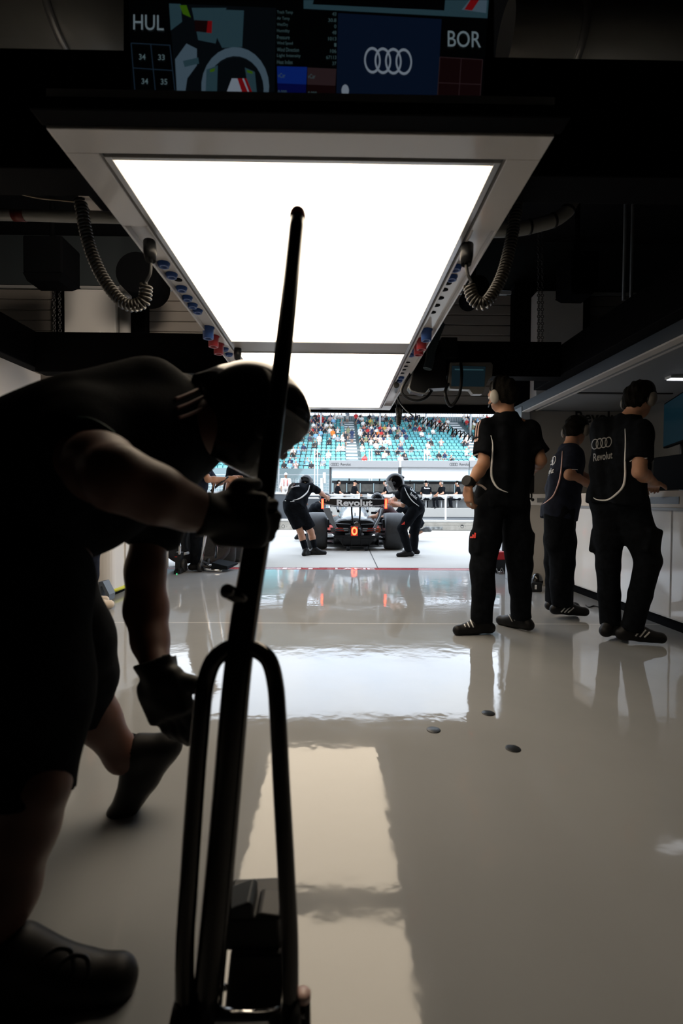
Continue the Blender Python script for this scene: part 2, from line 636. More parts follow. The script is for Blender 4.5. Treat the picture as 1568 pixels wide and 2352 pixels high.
def hand(S, w, hd, pn, side, s=1.0, curl=0.35, thumb=1.0, r=1.0):
    """palm, four bent fingers of unequal length and a thumb; hd fingers, pn palm normal, side towards the thumb"""
    hd = Vector(hd).normalized(); pn = Vector(pn); pn = (pn-hd*pn.dot(hd)).normalized()
    sd = hd.cross(pn).normalized()
    if sd.dot(Vector(side)) < 0: sd = -sd
    S.box(w+hd*0.052*s, (0.040*s*r, 0.050*s, 0.016*s*r), (sd, hd, pn), 0.012*s, 0.015)
    for i, L in enumerate((0.070, 0.080, 0.074, 0.058)):
        b = w + hd*(0.098-0.004*abs(i-1))*s + sd*(0.030-0.020*i)*s
        d1 = (hd*math.cos(curl)+pn*math.sin(curl)).normalized()
        d2 = (hd*math.cos(curl*2.2)+pn*math.sin(curl*2.2)).normalized()
        d3 = (hd*math.cos(curl*3.0)+pn*math.sin(curl*3.0)).normalized()
        p1 = b+d1*L*0.45*s; p2 = p1+d2*L*0.32*s; p3 = p2+d3*L*0.25*s
        S.chain([b-hd*0.015*s, p1, p2, p3], [0.0105*s*r, 0.0098*s*r, 0.0088*s*r, 0.0078*s*r], 0.004)
    t0 = w+hd*0.025*s+sd*0.030*s
    t1 = t0+(sd*0.75+hd*0.6+pn*0.35*thumb).normalized()*0.042*s
    t2 = t1+(sd*0.35+hd*0.85+pn*0.5*thumb).normalized()*0.032*s
    S.chain([t0, t1, t2], [0.015*s*r, 0.0125*s*r, 0.0095*s*r], 0.006)

def frame(J):
    right = (J['shR']-J['shL']).normalized()
    up = (J['neck']-J['pelvis']).normalized()
    fwd = up.cross(right).normalized()
    right = fwd.cross(up).normalized()
    return right, up, fwd

def headframe(J):
    f = Vector(J['face']).normalized()
    u = J.get('headup') or (J['head']-J['neck'])
    u = (u-f*u.dot(f)).normalized()
    return f.cross(u), f, u       # right, face, up

def shoe(parent, an, fd, s=1.0, m_=None, vox=0.008, sole=None, up=Vector((0,0,1)), floor=0.0, high=0.0):
    fd = Vector(fd).normalized(); up = (Vector(up)-fd*Vector(up).dot(fd)).normalized()
    lat = fd.cross(up)
    base = an - up*(0.075*s)
    heel = base - fd*0.065*s; toe = base + fd*0.185*s
    lo, hi = bounds([heel, toe, an+up*(0.05+high)*s], 0.09*s)
    S = SDF(lo, hi, vox)
    S.chain([heel+up*0.022*s, base+fd*0.05*s+up*0.02*s, toe-fd*0.01*s+up*0.012*s], [0.036*s, 0.038*s, 0.038*s], 0.02)
    S.cone(heel+up*0.03*s+fd*0.015*s, an+up*(0.02+high)*s, 0.04*s, 0.044*s, 0.02, fb=True)
    S.cone(an+up*0.0*s+fd*0.02*s, base+fd*0.11*s+up*0.025*s, 0.042*s, 0.034*s, 0.03)
    S.cut(base-up*0.022*s, -up)
    o = S.build('shoe', m_ or SHOE, parent)
    if sole is not None:
        n = 20; pts = []
        for k in range(n):
            a = 2*math.pi*k/n
            f_ = math.cos(a); 
            pts.append(base + fd*(0.06+0.145*f_)*s + lat*((0.047-0.008*f_*-1 if f_ > 0 else 0.040)*math.sin(a)*s) - up*0.026*s)
        MB().prism(pts, up*0.022*s).build('sole', sole, o)
    return o

def body(parent, J, s=1.0, vox=0.01, skin=None, legs=True, hands=(0.35, 0.35), bare=('L', 'R'), head=True):
    R, U, Fw = frame(J)
    pts = [J[k] for k in ('head', 'neck', 'pelvis', 'shL', 'shR', 'elL', 'elR', 'wrL', 'wrR', 'hipL', 'hipR', 'knL', 'knR', 'anL', 'anR')]
    for q in 'LR': pts.append(J['wr'+q]+Vector(J['hand'+q]).normalized()*0.2*s)
    pts.append(J['head']+Vector((0, 0, 0.14)))
    lo, hi = bounds(pts, 0.14*s)
    S = SDF(lo, hi, vox)
    for sg, h in ((-1, 'L'), (1, 'R')):
        S.cone(J['chest']+R*sg*0.07*s, J['pelvis']+R*sg*0.06*s+U*0.02*s, 0.095*s, 0.095*s, 0.06)
        S.cone(J['neck']-U*0.03*s, J['sh'+h], 0.06*s, 0.052*s, 0.05)
        S.chain([J['sh'+h], J['sh'+h].lerp(J['el'+h], 0.5), J['el'+h]], [0.052*s, 0.047*s, 0.040*s], 0.03)
        S.chain([J['el'+h], J['el'+h].lerp(J['wr'+h], 0.3), J['wr'+h]], [0.040*s, 0.042*s, 0.027*s], 0.02)
        S.chain([J['hip'+h], J['hip'+h].lerp(J['kn'+h], 0.5), J['kn'+h]], [0.085*s, 0.074*s, 0.054*s], 0.05)
        S.chain([J['kn'+h], J['kn'+h].lerp(J['an'+h], 0.3), J['an'+h]], [0.054*s, 0.056*s, 0.036*s], 0.03)
        S.cone(J['an'+h], J['an'+h]+Vector(J['foot'+h]).normalized()*0.08*s-Vector((0,0,0.035*s)), 0.036*s, 0.028*s, 0.02)
        pn = J.get('palm'+h) or (Fw*0.2 - R*sg)
        sd = J.get('thumb'+h) or Fw
        hand(S, J['wr'+h], J['hand'+h], pn, sd, s, hands[0 if h == 'L' else 1])
    hr, hf, hu = headframe(J)
    c = J['head']
    S.cone(J['neck']-U*0.02*s, c-hu*0.06*s-hf*0.02*s, 0.058*s, 0.052*s, 0.03)
    if head:
        S.ell(c+hu*0.012*s-hf*0.006*s, (0.076*s, 0.097*s, 0.105*s), (hr, hf, hu), 0.02)
        S.ell(c-hu*0.058*s+hf*0.030*s, (0.054*s, 0.060*s, 0.058*s), (hr, hf, hu), 0.03)
        S.cone(c+hf*0.088*s+hu*0.005*s, c+hf*0.112*s-hu*0.032*s, 0.009*s, 0.014*s, 0.014)
        S.cone(c+hf*0.085*s+hu*0.024*s-hr*0.03*s, c+hf*0.085*s+hu*0.024*s+hr*0.03*s, 0.012*s, 0.012*s, 0.015)
        S.ell(c+hf*0.080*s-hu*0.066*s, (0.024*s, 0.012*s, 0.010*s), (hr, hf, hu), 0.01)
        for sg in (-1, 1):
            S.ell(c+hf*0.098*s+hu*0.003*s+hr*sg*0.031*s, (0.015*s, 0.012*s, 0.009*s), (hr, hf, hu), 0, sub=True)
            S.ell(c+hr*sg*0.078*s-hf*0.008*s-hu*0.004*s, (0.010*s, 0.020*s, 0.031*s), (hr, hf, hu), 0.008)
    o = S.build('body', skin or SKIN, parent)
    if head and vox < 0.013:
        for sg in (-1, 1):
            MB().ell(c+hf*0.083*s+hu*0.003*s+hr*sg*0.031*s, (0.0115*s,)*3, (hr, hf, hu), 12, 8).build('eye', mat('eye_white', (0.6, 0.58, 0.55), 0.2), o)
    return o

def shirt(parent, J, s=1.0, vox=0.01, m_=None, hem=0.10, sleeve=0.72, loose=0.0, fold=0.006, freq=26, seed=1, widen=0.0, name='shirt', srad=0.066):
    R, U, Fw = frame(J)
    pts = [J[k] for k in ('neck', 'pelvis', 'shL', 'shR', 'elL', 'elR')] + [J['pelvis']-U*(hem+0.08)*s]
    lo, hi = bounds(pts, 0.19*s+loose)
    S = SDF(lo, hi, vox)
    P_ = J['pelvis']
    for sg in (-1, 1):
        S.chain([J['chest']+R*sg*0.078*s+U*0.02*s, (J['chest']+P_)*0.5+R*sg*(0.068+widen*.5)*s, P_+R*sg*(0.066+widen)*s-U*0.02*s, P_+R*sg*(0.068+widen)*s-U*(hem+0.1)*s],
                [(0.108+loose)*s, (0.104+loose)*s, (0.112+loose)*s, (0.116+loose)*s], 0.06)
    S.cut(P_-U*hem*s, -U)
    for sg, h in ((-1, 'L'), (1, 'R')):
        S.cone(J['neck']-U*0.035*s, J['sh'+h], 0.066*s, 0.063*s, 0.05)
        e = J['sh'+h].lerp(J['el'+h], sleeve)
        S.cone(J['sh'+h], e, 0.066*s, srad*s, 0.045, fb=True)
    S.cone(J['neck']-U*0.04*s, J['neck']+U*0.012*s, 0.075*s, 0.066*s, 0.03, fb=True)
    if fold: S.folds(fold, freq, seed)
    return S.build(name, m_ or CLOTH, parent)

def trousers(parent, J, s=1.0, vox=0.01, m_=None, short=0.0, loose=0.0, fold=0.007, freq=22, seed=2, top=0.06, hemr=None, pocket=False):
    R, U, Fw = frame(J)
    pts = [J[k] for k in ('pelvis', 'hipL', 'hipR', 'knL', 'knR')]
    if not short: pts += [J['anL'], J['anR']]
    lo, hi = bounds(pts, 0.2*s)
    S = SDF(lo, hi, vox)
    S.cone(J['pelvis']-R*0.07*s, J['pelvis']+R*0.07*s, 0.118*s, 0.118*s, 0.05)
    for sg, h in ((-1, 'L'), (1, 'R')):
        hp, kn, an = J['hip'+h], J['kn'+h], J['an'+h]
        if short:
            e = hp.lerp(kn, short)
            S.cone(J['pelvis']+R*sg*0.05*s, hp, 0.11*s, 0.105*s, 0.05)
            S.cone(hp, e, (0.102+loose)*s, (hemr or 0.096)*s+loose, 0.05, fb=True)
        else:
            S.cone(J['pelvis']+R*sg*0.05*s, hp, 0.11*s, 0.10*s, 0.05)
            S.chain([hp, hp.lerp(kn, 0.55), kn], [(0.098+loose)*s, (0.090+loose)*s, (0.074+loose)*s], 0.028)
            S.chain([kn, kn.lerp(an, 0.5), an+(kn-an).normalized()*-0.015*s], [(0.074+loose)*s, (0.066+loose)*s, (0.062+loose)*s], 0.02, fb=True)
            if pocket:
                c = hp.lerp(kn, 0.62)+R*sg*0.07*s
                S.box(c, (0.03*s, 0.07*s, 0.085*s), (R, Fw, U), 0.02, 0.015)
    if fold: S.folds(fold, freq, seed)
    return S.build('trousers' if not short else 'shorts', m_ or CLOTH, parent)

def hair(parent, J, s=1.0, vox=0.008, m_=None, thick=0.014, cap=False, fringe=0.0, seed=3):
    hr, hf, hu = headframe(J)
    c = J['head']
    lo, hi = bounds([c-hf*0.1*s, c+hf*0.2*s, c+hu*0.1*s, c-hu*0.1*s], 0.08*s)
    S = SDF(lo, hi, vox)
    S.ell(c+hu*0.014*s-hf*0.008*s, ((0.076+thick)*s, (0.097+thick)*s, (0.107+thick)*s), (hr, hf, hu), 0)
    if cap:
        S.cut(c+hu*0.012*s, -hu)
        S.ell(c+hf*0.125*s+hu*0.028*s, (0.072*s, 0.075*s, 0.012*s), (hr, hf, hu), 0.01)
    else:
        S.cut(c-hf*0.0*s+hu*0.0*s, (hf*0.80-hu*0.60))
        S.cut(c-hu*0.075*s, -hu)
        S.folds(0.006, 70, seed)
    return S.build('cap' if cap else 'hair', m_ or HAIR, parent)

def headset(parent, J, s=1.0, cup=None, mic=True):
    hr, hf, hu = headframe(J)
    c = J['head']
    arc = [c+hr*(0.098*s*math.cos(a))+hu*(0.012*s+0.125*s*math.sin(a)) for a in np.linspace(0, math.pi, 15)]
    b = MB().tube(arc, 0.009*s, 8)
    if mic:
        q = c-hr*0.09*s-hu*0.03*s
        b.tube([q, q+hf*0.06*s-hu*0.02*s+hr*0.01*s, q+hf*0.10*s-hu*0.03*s+hr*0.05*s], 0.004*s, 6)
    o = b.build('headset', BLKPL, parent)
    for sg in (-1, 1):
        e = c+hr*sg*0.083*s-hu*0.005*s-hf*0.006*s
        q = MB()
        q.lathe(e, hr*sg, [(0.0, -0.01*s), (0.034*s, -0.01*s), (0.036*s, 0.010*s)], 20)
        q.cur = 1
        q.ell(e+hr*sg*0.012*s, (0.026*s, 0.033*s, 0.050*s), (hr, hf, hu), 20, 12)
        q.build('ear_cup', [BLKPL, cup or mat('ear_cup_grey', (0.38, 0.36, 0.32), 0.5)], o)
    return o

def helmet(parent, J, s=1.0, vox=0.008, visor=True, m_=None):
    hr, hf, hu = headframe(J)
    c = J['head']
    ax = (hr, hf, hu)
    lo, hi = bounds([c-hf*0.12*s, c+hf*0.12*s, c+hu*0.1*s, c-hu*0.12*s], 0.08*s)
    S = SDF(lo, hi, vox)
    S.ell(c+hu*0.012*s, (0.118*s, 0.142*s, 0.138*s), ax, 0)
    S.ell(c-hu*0.04*s-hf*0.015*s, (0.108*s, 0.115*s, 0.11*s), ax, 0.03)
    S.ell(c+hf*0.17*s-hu*0.05*s, (0.10*s, 0.12*s, 0.11*s), ax, 0, sub=True)
    S.cut(c-hu*0.115*s, -hu)
    S.cone(c-hf*0.11*s+hu*0.055*s, c-hf*0.15*s+hu*0.03*s, 0.03*s, 0.018*s, 0.02)
    o = S.build('helmet', m_ or mat('helmet_black', (0.005, 0.005, 0.006), 0.14, spec=0.35), parent)
    for sg in (-1, 1):
        q = MB().lathe(c+hr*sg*0.106*s+hf*0.02*s-hu*0.005*s, hr*sg, [(0.026*s, 0.0), (0.026*s, 0.012*s), (0.018*s, 0.018*s), (0.0, 0.018*s)], 16)
        q.build('visor_hinge', BLKPL, o)
    if visor:
        q = MB(); vs = []; fs = []
        n, m2 = 18, 8
        for i in range(n+1):
            a = math.radians(-78+156*i/n)
            for j in range(m2+1):
                z = 0.055-0.17*j/m2
                rr = 0.150-0.6*(z-0.0)**2
                vs.append(c+hr*(rr*0.86*s*math.sin(a))+hf*(rr*1.06*s*math.cos(a)+0.006*s)+hu*(z*s))
        for i in range(n):
            for j in range(m2):
                fs.append((i*(m2+1)+j, (i+1)*(m2+1)+j, (i+1)*(m2+1)+j+1, i*(m2+1)+j+1))
        q.add(vs, fs, True)
        vo = q.build('visor', GLASS, o)
        sm = vo.modifiers.new('Solidify', 'SOLIDIFY'); sm.thickness = 0.002
    return o

def glove(parent, w, el, hd, pn, side, s=1.0, curl=0.35, vox=0.006, cuff=0.07, thumb=1.0, r=1.22, m_=None, shape=None):
    lo, hi = bounds([w, w+Vector(hd).normalized()*0.2*s, w+(Vector(el)-w).normalized()*cuff], 0.12*s)
    S = SDF(lo, hi, vox)
    hand(S, w, hd, pn, side, s, curl, thumb, r)
    d = (Vector(el)-w).normalized()
    S.cone(w+d*cuff, w+Vector(hd).normalized()*0.03, 0.046*s, 0.036*s, 0.02, fa=True)
    if shape: shape(S)
    S.folds(0.003, 60, 5)
    return S.build('glove', m_ or mat('glove_black', (0.007, 0.007, 0.008), 0.6, spec=0.3), parent)

def decal_line(target, pxs, name, m_, parent, r=0.004, off=0.002, n=6, widths=None):
    """a band stitched on a garment along a line seen in the photo"""
    b = bvh_of(target)
    q = spline([Vector((x, y, 0)) for x, y in pxs], n)
    pts = []
    for p in q:
        h_ = hit(b, p.x, p.y, off)
        if h_ is not None and (not pts or (h_-pts[-1]).length < 0.15): pts.append(h_)
    if len(pts) < 2: return None
    rs = r
    if widths:
        rs = [widths[0]+(widths[1]-widths[0])*math.sin(math.pi*min(1, i/(len(pts)-1))) for i in range(len(pts))]
    return MB().tube(pts, rs, 6).build(name, m_, parent)

def decal_fn(target, quad, off=0.005):
    """quad of photo pixels bl, br, tr, tl laid on a garment's surface"""
    b = bvh_of(target)
    a, bb, c, d = [Vector((x, y, 0)) for x, y in quad]
    cen = (a+bb+c+d)*0.25
    h0 = hit(b, cen.x, cen.y, off)
    if h0 is None:
        vs_ = np.array([v.co[:] for v in target.data.vertices])
        h0 = b.find_nearest(P(cen.x, cen.y, float(vs_[:, 1].mean())+ORG[target.name].y))[0]
    def fn(u, v):
        q = (a*(1-u)+bb*u)*(1-v) + (d*(1-u)+c*u)*v
        h_ = hit(b, q.x, q.y, off)
        if h_ is None or (h_-h0).length > 0.3:
            p_ = b.find_nearest(P(q.x, q.y, h0.y))[0]
            return p_ + (CAM-p_).normalized()*off
        return h_
    return fn

# ================================================================== SETTING
def floor_mat():
    M = bpy.data.materials.new('epoxy_floor'); M.use_nodes = True
    n = M.node_tree.nodes; l = M.node_tree.links; b = n['Principled BSDF']
    b.inputs['Roughness'].default_value = 0.05
    b.inputs['IOR'].default_value = 1.53
    t = n.new('ShaderNodeTexCoord')
    a = n.new('ShaderNodeTexNoise'); a.inputs['Scale'].default_value = 1.6; a.inputs['Detail'].default_value = 6
    r = n.new('ShaderNodeValToRGB')
    r.color_ramp.elements[0].position = 0.3; r.color_ramp.elements[0].color = (0.290, 0.300, 0.310, 1)
    r.color_ramp.elements[1].position = 0.7; r.color_ramp.elements[1].color = (0.325, 0.335, 0.345, 1)
    l.new(t.outputs['Object'], a.inputs['Vector']); l.new(a.outputs['Fac'], r.inputs['Fac'])
    # paler joint lines poured between the slabs
    sp = n.new('ShaderNodeSeparateXYZ'); l.new(t.outputs['Object'], sp.inputs[0])
    def band(sock, at, w):
        s1 = n.new('ShaderNodeMath'); s1.operation = 'SUBTRACT'; s1.inputs[1].default_value = at; l.new(sock, s1.inputs[0])
        s2 = n.new('ShaderNodeMath'); s2.operation = 'ABSOLUTE'; l.new(s1.outputs[0], s2.inputs[0])
        s3 = n.new('ShaderNodeMath'); s3.operation = 'LESS_THAN'; s3.inputs[1].default_value = w; l.new(s2.outputs[0], s3.inputs[0])
        return s3.outputs[0]
    j = band(sp.outputs['Y'], 3.72-FLOOR_CY, 0.006)
    mx = n.new('ShaderNodeMixRGB'); mx.inputs[2].default_value = (0.72, 0.70, 0.68, 1)
    l.new(j, mx.inputs[0]); l.new(r.outputs['Color'], mx.inputs[1]); l.new(mx.outputs[0], b.inputs['Base Color'])
    # gentle waviness of the poured coat, plus fine orange peel
    w1 = n.new('ShaderNodeTexNoise'); w1.inputs['Scale'].default_value = 7.0; w1.inputs['Detail'].default_value = 2.5
    w2 = n.new('ShaderNodeTexNoise'); w2.inputs['Scale'].default_value = 45.0; w2.inputs['Detail'].default_value = 1
    l.new(t.outputs['Object'], w1.inputs['Vector']); l.new(t.outputs['Object'], w2.inputs['Vector'])
    b1 = n.new('ShaderNodeBump'); b1.inputs['Strength'].default_value = 0.10; b1.inputs['Distance'].default_value = 0.01
    b2 = n.new('ShaderNodeBump'); b2.inputs['Strength'].default_value = 0.04; b2.inputs['Distance'].default_value = 0.002
    l.new(w1.outputs['Fac'], b1.inputs['Height']); l.new(w2.outputs['Fac'], b2.inputs['Height'])
    l.new(b1.outputs['Normal'], b2.inputs['Normal']); l.new(b2.outputs['Normal'], b.inputs['Normal'])
    # scuffs in the gloss
    w3 = n.new('ShaderNodeTexNoise'); w3.inputs['Scale'].default_value = 3.0; w3.inputs['Detail'].default_value = 8
    mr = n.new('ShaderNodeMapRange'); mr.inputs['From Min'].default_value = 0.35; mr.inputs['From Max'].default_value = 0.75
    mr.inputs['To Min'].default_value = 0.03; mr.inputs['To Max'].default_value = 0.10
    l.new(t.outputs['Object'], w3.inputs['Vector']); l.new(w3.outputs['Fac'], mr.inputs['Value']); l.new(mr.outputs[0], b.inputs['Roughness'])
    return M

FY = 6.62                 # end of the garage floor
FLOOR_CY = (-3.2+FY)/2
struct('floor', MB().box((-6, -3.2, -0.06), (6, FY, 0.0)), floor_mat())
struct('trim_1', MB().box((-6, FY, -0.06), (6, 6.80, 0.002)), mat('red_line_paint', (0.50, 0.10, 0.11), 0.12, noise=0.1, nscale=5))
tb = MB()
text_on(tb, 'PIT', quadmap((-0.72, 6.64, 0.003), (-0.22, 6.64, 0.003), (-0.22, 6.78, 0.003), (-0.72, 6.78, 0.003)), 0.03)
tag(tb.build('painted_lettering', mat('pale_line_paint', (0.72, 0.55, 0.55), 0.3)), 'pale painted word PIT on the red line at the garage door', 'floor lettering')
tb = MB()
text_on(tb, 'LANE', quadmap((0.0, 6.64, 0.003), (0.55, 6.64, 0.003), (0.55, 6.78, 0.003), (0.0, 6.78, 0.003)), 0.03)
tag(tb.build('painted_lettering', mat('pale_line_paint', (0.72, 0.55, 0.55), 0.3)), 'pale painted word LANE on the red line at the garage door', 'floor lettering')

def lane_mat():
    M = bpy.data.materials.new('pit_lane_concrete'); M.use_nodes = True
    n = M.node_tree.nodes; l = M.node_tree.links; b = n['Principled BSDF']
    b.inputs['Roughness'].default_value = 0.75
    t = n.new('ShaderNodeTexCoord')
    a = n.new('ShaderNodeTexNoise'); a.inputs['Scale'].default_value = 0.5; a.inputs['Detail'].default_value = 8
    r = n.new('ShaderNodeValToRGB')
    r.color_ramp.elements[0].position = 0.3; r.color_ramp.elements[0].color = (0.37, 0.352, 0.325, 1)
    r.color_ramp.elements[1].position = 0.7; r.color_ramp.elements[1].color = (0.44, 0.418, 0.385, 1)
    l.new(t.outputs['Object'], a.inputs['Vector']); l.new(a.outputs['Fac'], r.inputs['Fac']); l.new(r.outputs[0], b.inputs['Base Color'])
    return M
struct('pit_lane', MB().box((-40, 6.80, -0.06), (40, 15.6, 0.0)), lane_mat())
jm = mat('joint_sealant', (0.05, 0.05, 0.05), 0.8)
struct('lane_joint', MB().hexa([G(837.5, 1243, -0.01), G(839, 1243, -0.01), G(869.2, 1306, -0.01), G(866.8, 1306, -0.01),
                               G(837.5, 1243, 0.002), G(839, 1243, 0.002), G(869.2, 1306, 0.002), G(866.8, 1306, 0.002)]), jm)
struct('threshold_drain', MB().box((-6, 6.80, -0.01), (6, 6.83, 0.003)), mat('drain_steel', (0.10, 0.10, 0.10), 0.5))
for k, yy in enumerate((12.75, 13.6, 14.3)):
    struct('lane_line', MB().box((-20, yy, -0.01), (20, yy+0.06, 0.002)), mat('lane_line_paint', (0.25, 0.26, 0.27), 0.6))
struct('track', MB().box((-60, 15.6, -0.08), (80, 120, -0.01)), mat('track_asphalt', (0.30, 0.30, 0.30), 0.8, noise=0.1, nscale=3))

CEILM = mat('ceiling_dark', (0.02, 0.021, 0.023), 0.8, spec=0.1)
DARKW = mat('wall_dark', (0.02, 0.022, 0.024), 0.7, spec=0.2)
struct('ceiling', MB().box((-6.2, -3.4, 4.6), (6.2, 7.3, 4.8)), CEILM)
struct('wall_back', MB().box((-6.2, -3.4, -0.06), (6.2, -3.2, 4.6)), DARKW)
struct('wall_left', MB().box((-6.2, -3.2, -0.06), (-6.0, 7.0, 4.6)), DARKW)
struct('wall_right', MB().box((6.0, -3.2, -0.06), (6.2, 7.0, 4.6)), DARKW)

# front wall: columns, roller doors and the storey above them
YF = 6.92
bluew = mat('upper_wall_blue', (0.06, 0.075, 0.085), 0.6)
w = MB().box((-6, YF, 3.92), (6, YF+0.25, 4.6)).box((-6, YF+0.05, -0.06), (-2.6, YF+0.3, 3.92)).box((2.5, YF+0.05, -0.06), (6, YF+0.3, 3.92))
struct('wall_front', w, bluew)
struct('facade', MB().box((-30, 7.0, 4.75), (30, 7.4, 9.0)).box((-30, 7.25, 0), (-2.62, 7.4, 4.75)).box((2.52, 7.25, 0), (30, 7.4, 4.75)), LGREY)
struct('trim_2', MB().box((-6, YF-0.03, 3.86), (6, YF, 3.90)), LGREY)
def shutter(x0, x1, z0, z1, name, y=YF):
    b = MB(); z = z0; n = int(round((z1-z0)/0.145)); h = (z1-z0)/n
    for i in range(n):
        a = z0+i*h
        b.add([(x0, y, a+0.008), (x1, y, a+0.008), (x1, y, a+h-0.012), (x0, y, a+h-0.012), (x0, y+0.02, a), (x1, y+0.02, a), (x1, y+0.02, a+h), (x0, y+0.02, a+h)],
              [(0,1,2,3), (4,5,1,0), (3,2,6,7)])
        b.box((x0, y+0.02, a), (x1, y+0.05, a+h))
    return tag(b.build(name, mat('shutter_slats', (0.36, 0.33, 0.30), 0.45)), kind='structure')
shutter(-2.62, 2.45, 2.30, 3.86, 'door_1')
struct('door_1_bottom_bar', MB().box((-2.62, YF-0.02, 2.19), (2.45, YF+0.06, 2.30)), BLACK)
shutter(-4.75, -3.83, 0.0, 3.86, 'door_2')
shutter(3.42, 5.6, 0.0, 3.86, 'door_3')
for i, (a, b_) in enumerate(((-3.83, -3.60), (-2.84, -2.62), (2.45, 2.72), (3.34, 3.5))):
    struct('column', MB().box((a, YF-0.16, 0.0), (b_, YF+0.2, 3.95)), BLACK)

# white boxed columns either side of the door
t = thing('column_casing', 'white boxed column casing left of the roller door above the dark beam', 'casing', (-3.25, 6.75, 0))
MB().box((-3.60, 6.55, 0.0), (-2.93, YF, P(240, 665, 6.55).z)).build('casing_panel', WHITE, t, bevel=0.006)
t = thing('downpipe', 'white vertical downpipe beside the left column casing', 'pipe', (-2.86, 6.6, 0))
MB().tube([(-2.83, 6.62, 0.0), (-2.83, 6.62, 3.78)], 0.07, 16).tube([(-2.83, 6.62, 3.60), (-2.83, 6.62, 3.68)], 0.085, 16).build('pipe', WHITE, t)
t = thing('warning_beacon', 'small white alarm box with a red lamp on the left column casing', 'alarm', (P(222, 772, 6.5)))
MB().cbox(P(223, 769, 6.52), (0.10, 0.06, 0.09)).build('housing', WHITE, t, bevel=0.005)
MB().lathe(P(222, 776, 6.46), (0, 0, -1), [(0.035, 0), (0.035, 0.05), (0.02, 0.08), (0, 0.085)], 14).build('lamp_lens', mat('beacon_red', (0.5, 0.01, 0.01), 0.2), t)
t = thing('column_casing', 'white boxed column casing right of the roller door, chain beside it', 'casing', (3.0, 6.75, 0))
MB().box((P(1222, 800, 6.7).x, 6.55, 0.0), (P(1325, 800, 6.7).x, YF, P(1270, 672, 6.6).z)).build('casing_panel', WHITE, t, bevel=0.006)

def chain(px0, px1, y0, y1, d, label):
    b = MB(); i = 0
    a = P(px0, y0, d); c = P(px1, y1, d)
    n = max(4, int((a-c).length/0.045))
    for k in range(n):
        p = a.lerp(c, (k+0.5)/n)
        b.ring(p, (1, 0, 0) if k % 2 else (0, 1, 0), 0.018, 0.005, 10, 5, u=Vector((0,0,1)), sy=1.0)
    return tag(b.build('hoist_chain', mat('chain_steel', (0.10, 0.10, 0.10), 0.4, metal=0.7)), label, 'chain')
chain(122, 125, 560, 782, 5.9, 'left strand of hanging chain below the dark hoist motor')
chain(135, 138, 590, 782, 5.9, 'right strand of hanging chain below the dark hoist motor')
chain(1236, 1237, 512, 884, 6.4, 'left strand of chain in front of the right column casing')
chain(1245, 1245, 512, 884, 6.4, 'right strand of chain in front of the right column casing')

# ------------------------------------------------------------------ overhead frame and big ceiling light
LX0, LX1, LZ = -0.876, 0.658, 2.05
LY0, LY1 = 1.50, 5.98
t = thing('ceiling_light_panel', 'large rectangular white framed light panel hanging over the garage bay', 'ceiling light', (-0.11, 3.7, LZ))
ix0, ix1 = -0.735, 0.512
f = MB()
f.box((LX0, LY0, LZ), (LX1, 1.603, LZ+0.12))                       # wide front plate
f.box((LX0, 1.603, LZ), (ix0-0.035, 2.02, LZ+0.12)).box((ix1+0.035, 1.603, LZ), (LX1, 2.02, LZ+0.12))
for x0, x1, o in ((LX0, ix0-0.035, -1), (ix1+0.035, LX1, 1)):
    f.box((x0, 2.02, LZ+0.03), (x1, 5.72, LZ+0.12))                # recessed socket channel
    e = x0 if o < 0 else x1
    f.box((min(e, e-o*0.012), 2.02, LZ), (max(e, e-o*0.012), 5.72, LZ+0.03))
    e = x1 if o < 0 else x0
    f.box((min(e, e+o*0.012), 2.02, LZ), (max(e, e+o*0.012), 5.72, LZ+0.03))
    f.box((x0, 5.72, LZ), (x1, LY1, LZ+0.12))
f.box((ix0-0.035, 5.86, LZ), (ix1+0.035, LY1, LZ+0.12))
f.build('frame', GLOSSW, t, bevel=0.003)
g = MB()
for a, b_ in (((ix0-0.035, 1.603, LZ+0.02), (ix0-0.022, 5.86, LZ+0.12)), ((ix1+0.022, 1.603, LZ+0.02), (ix1+0.035, 5.86, LZ+0.12)), ((ix0-0.035, 1.603, LZ+0.02), (ix1+0.035, 1.616, LZ+0.12))):
    g.box(a, b_)
g.build('shadow_gap', mat('gap_grey', (0.10, 0.10, 0.10), 0.5), t)
g = MB()
for a, b_ in (((ix0-0.022, 1.616, LZ-0.002), (ix0, 5.86, LZ+0.06)), ((ix1, 1.616, LZ-0.002), (ix1+0.022, 5.86, LZ+0.06)), ((ix0, 1.616, LZ-0.002), (ix1, 1.632, LZ+0.06)), ((ix0, 5.84, LZ-0.002), (ix1, 5.86, LZ+0.06))):
    g.box(a, b_)
g.build('inner_lip', mat('lip_aluminium', (0.5, 0.5, 0.5), 0.3, metal=0.6), t, bevel=0.002)
g = MB().box((ix0, 3.44, LZ-0.004), (ix1, 3.68, LZ+0.06))
g.build('cross_bar', mat('bar_grey', (0.36, 0.34, 0.32), 0.35), t, bevel=0.004)
g = MB().box((ix0, 3.432, LZ-0.008), (ix1, 3.447, LZ+0.02)).box((ix0, 3.672, LZ-0.008), (ix1, 3.687, LZ+0.02))
g.build('bar_edge', mat('lip_aluminium', (0.5, 0.5, 0.5), 0.3, metal=0.6), t)
DIFF = mat('light_diffuser', (0.9, 0.88, 0.85), 0.4, emit=PANEL, ecol=(1.0, 0.83, 0.62))
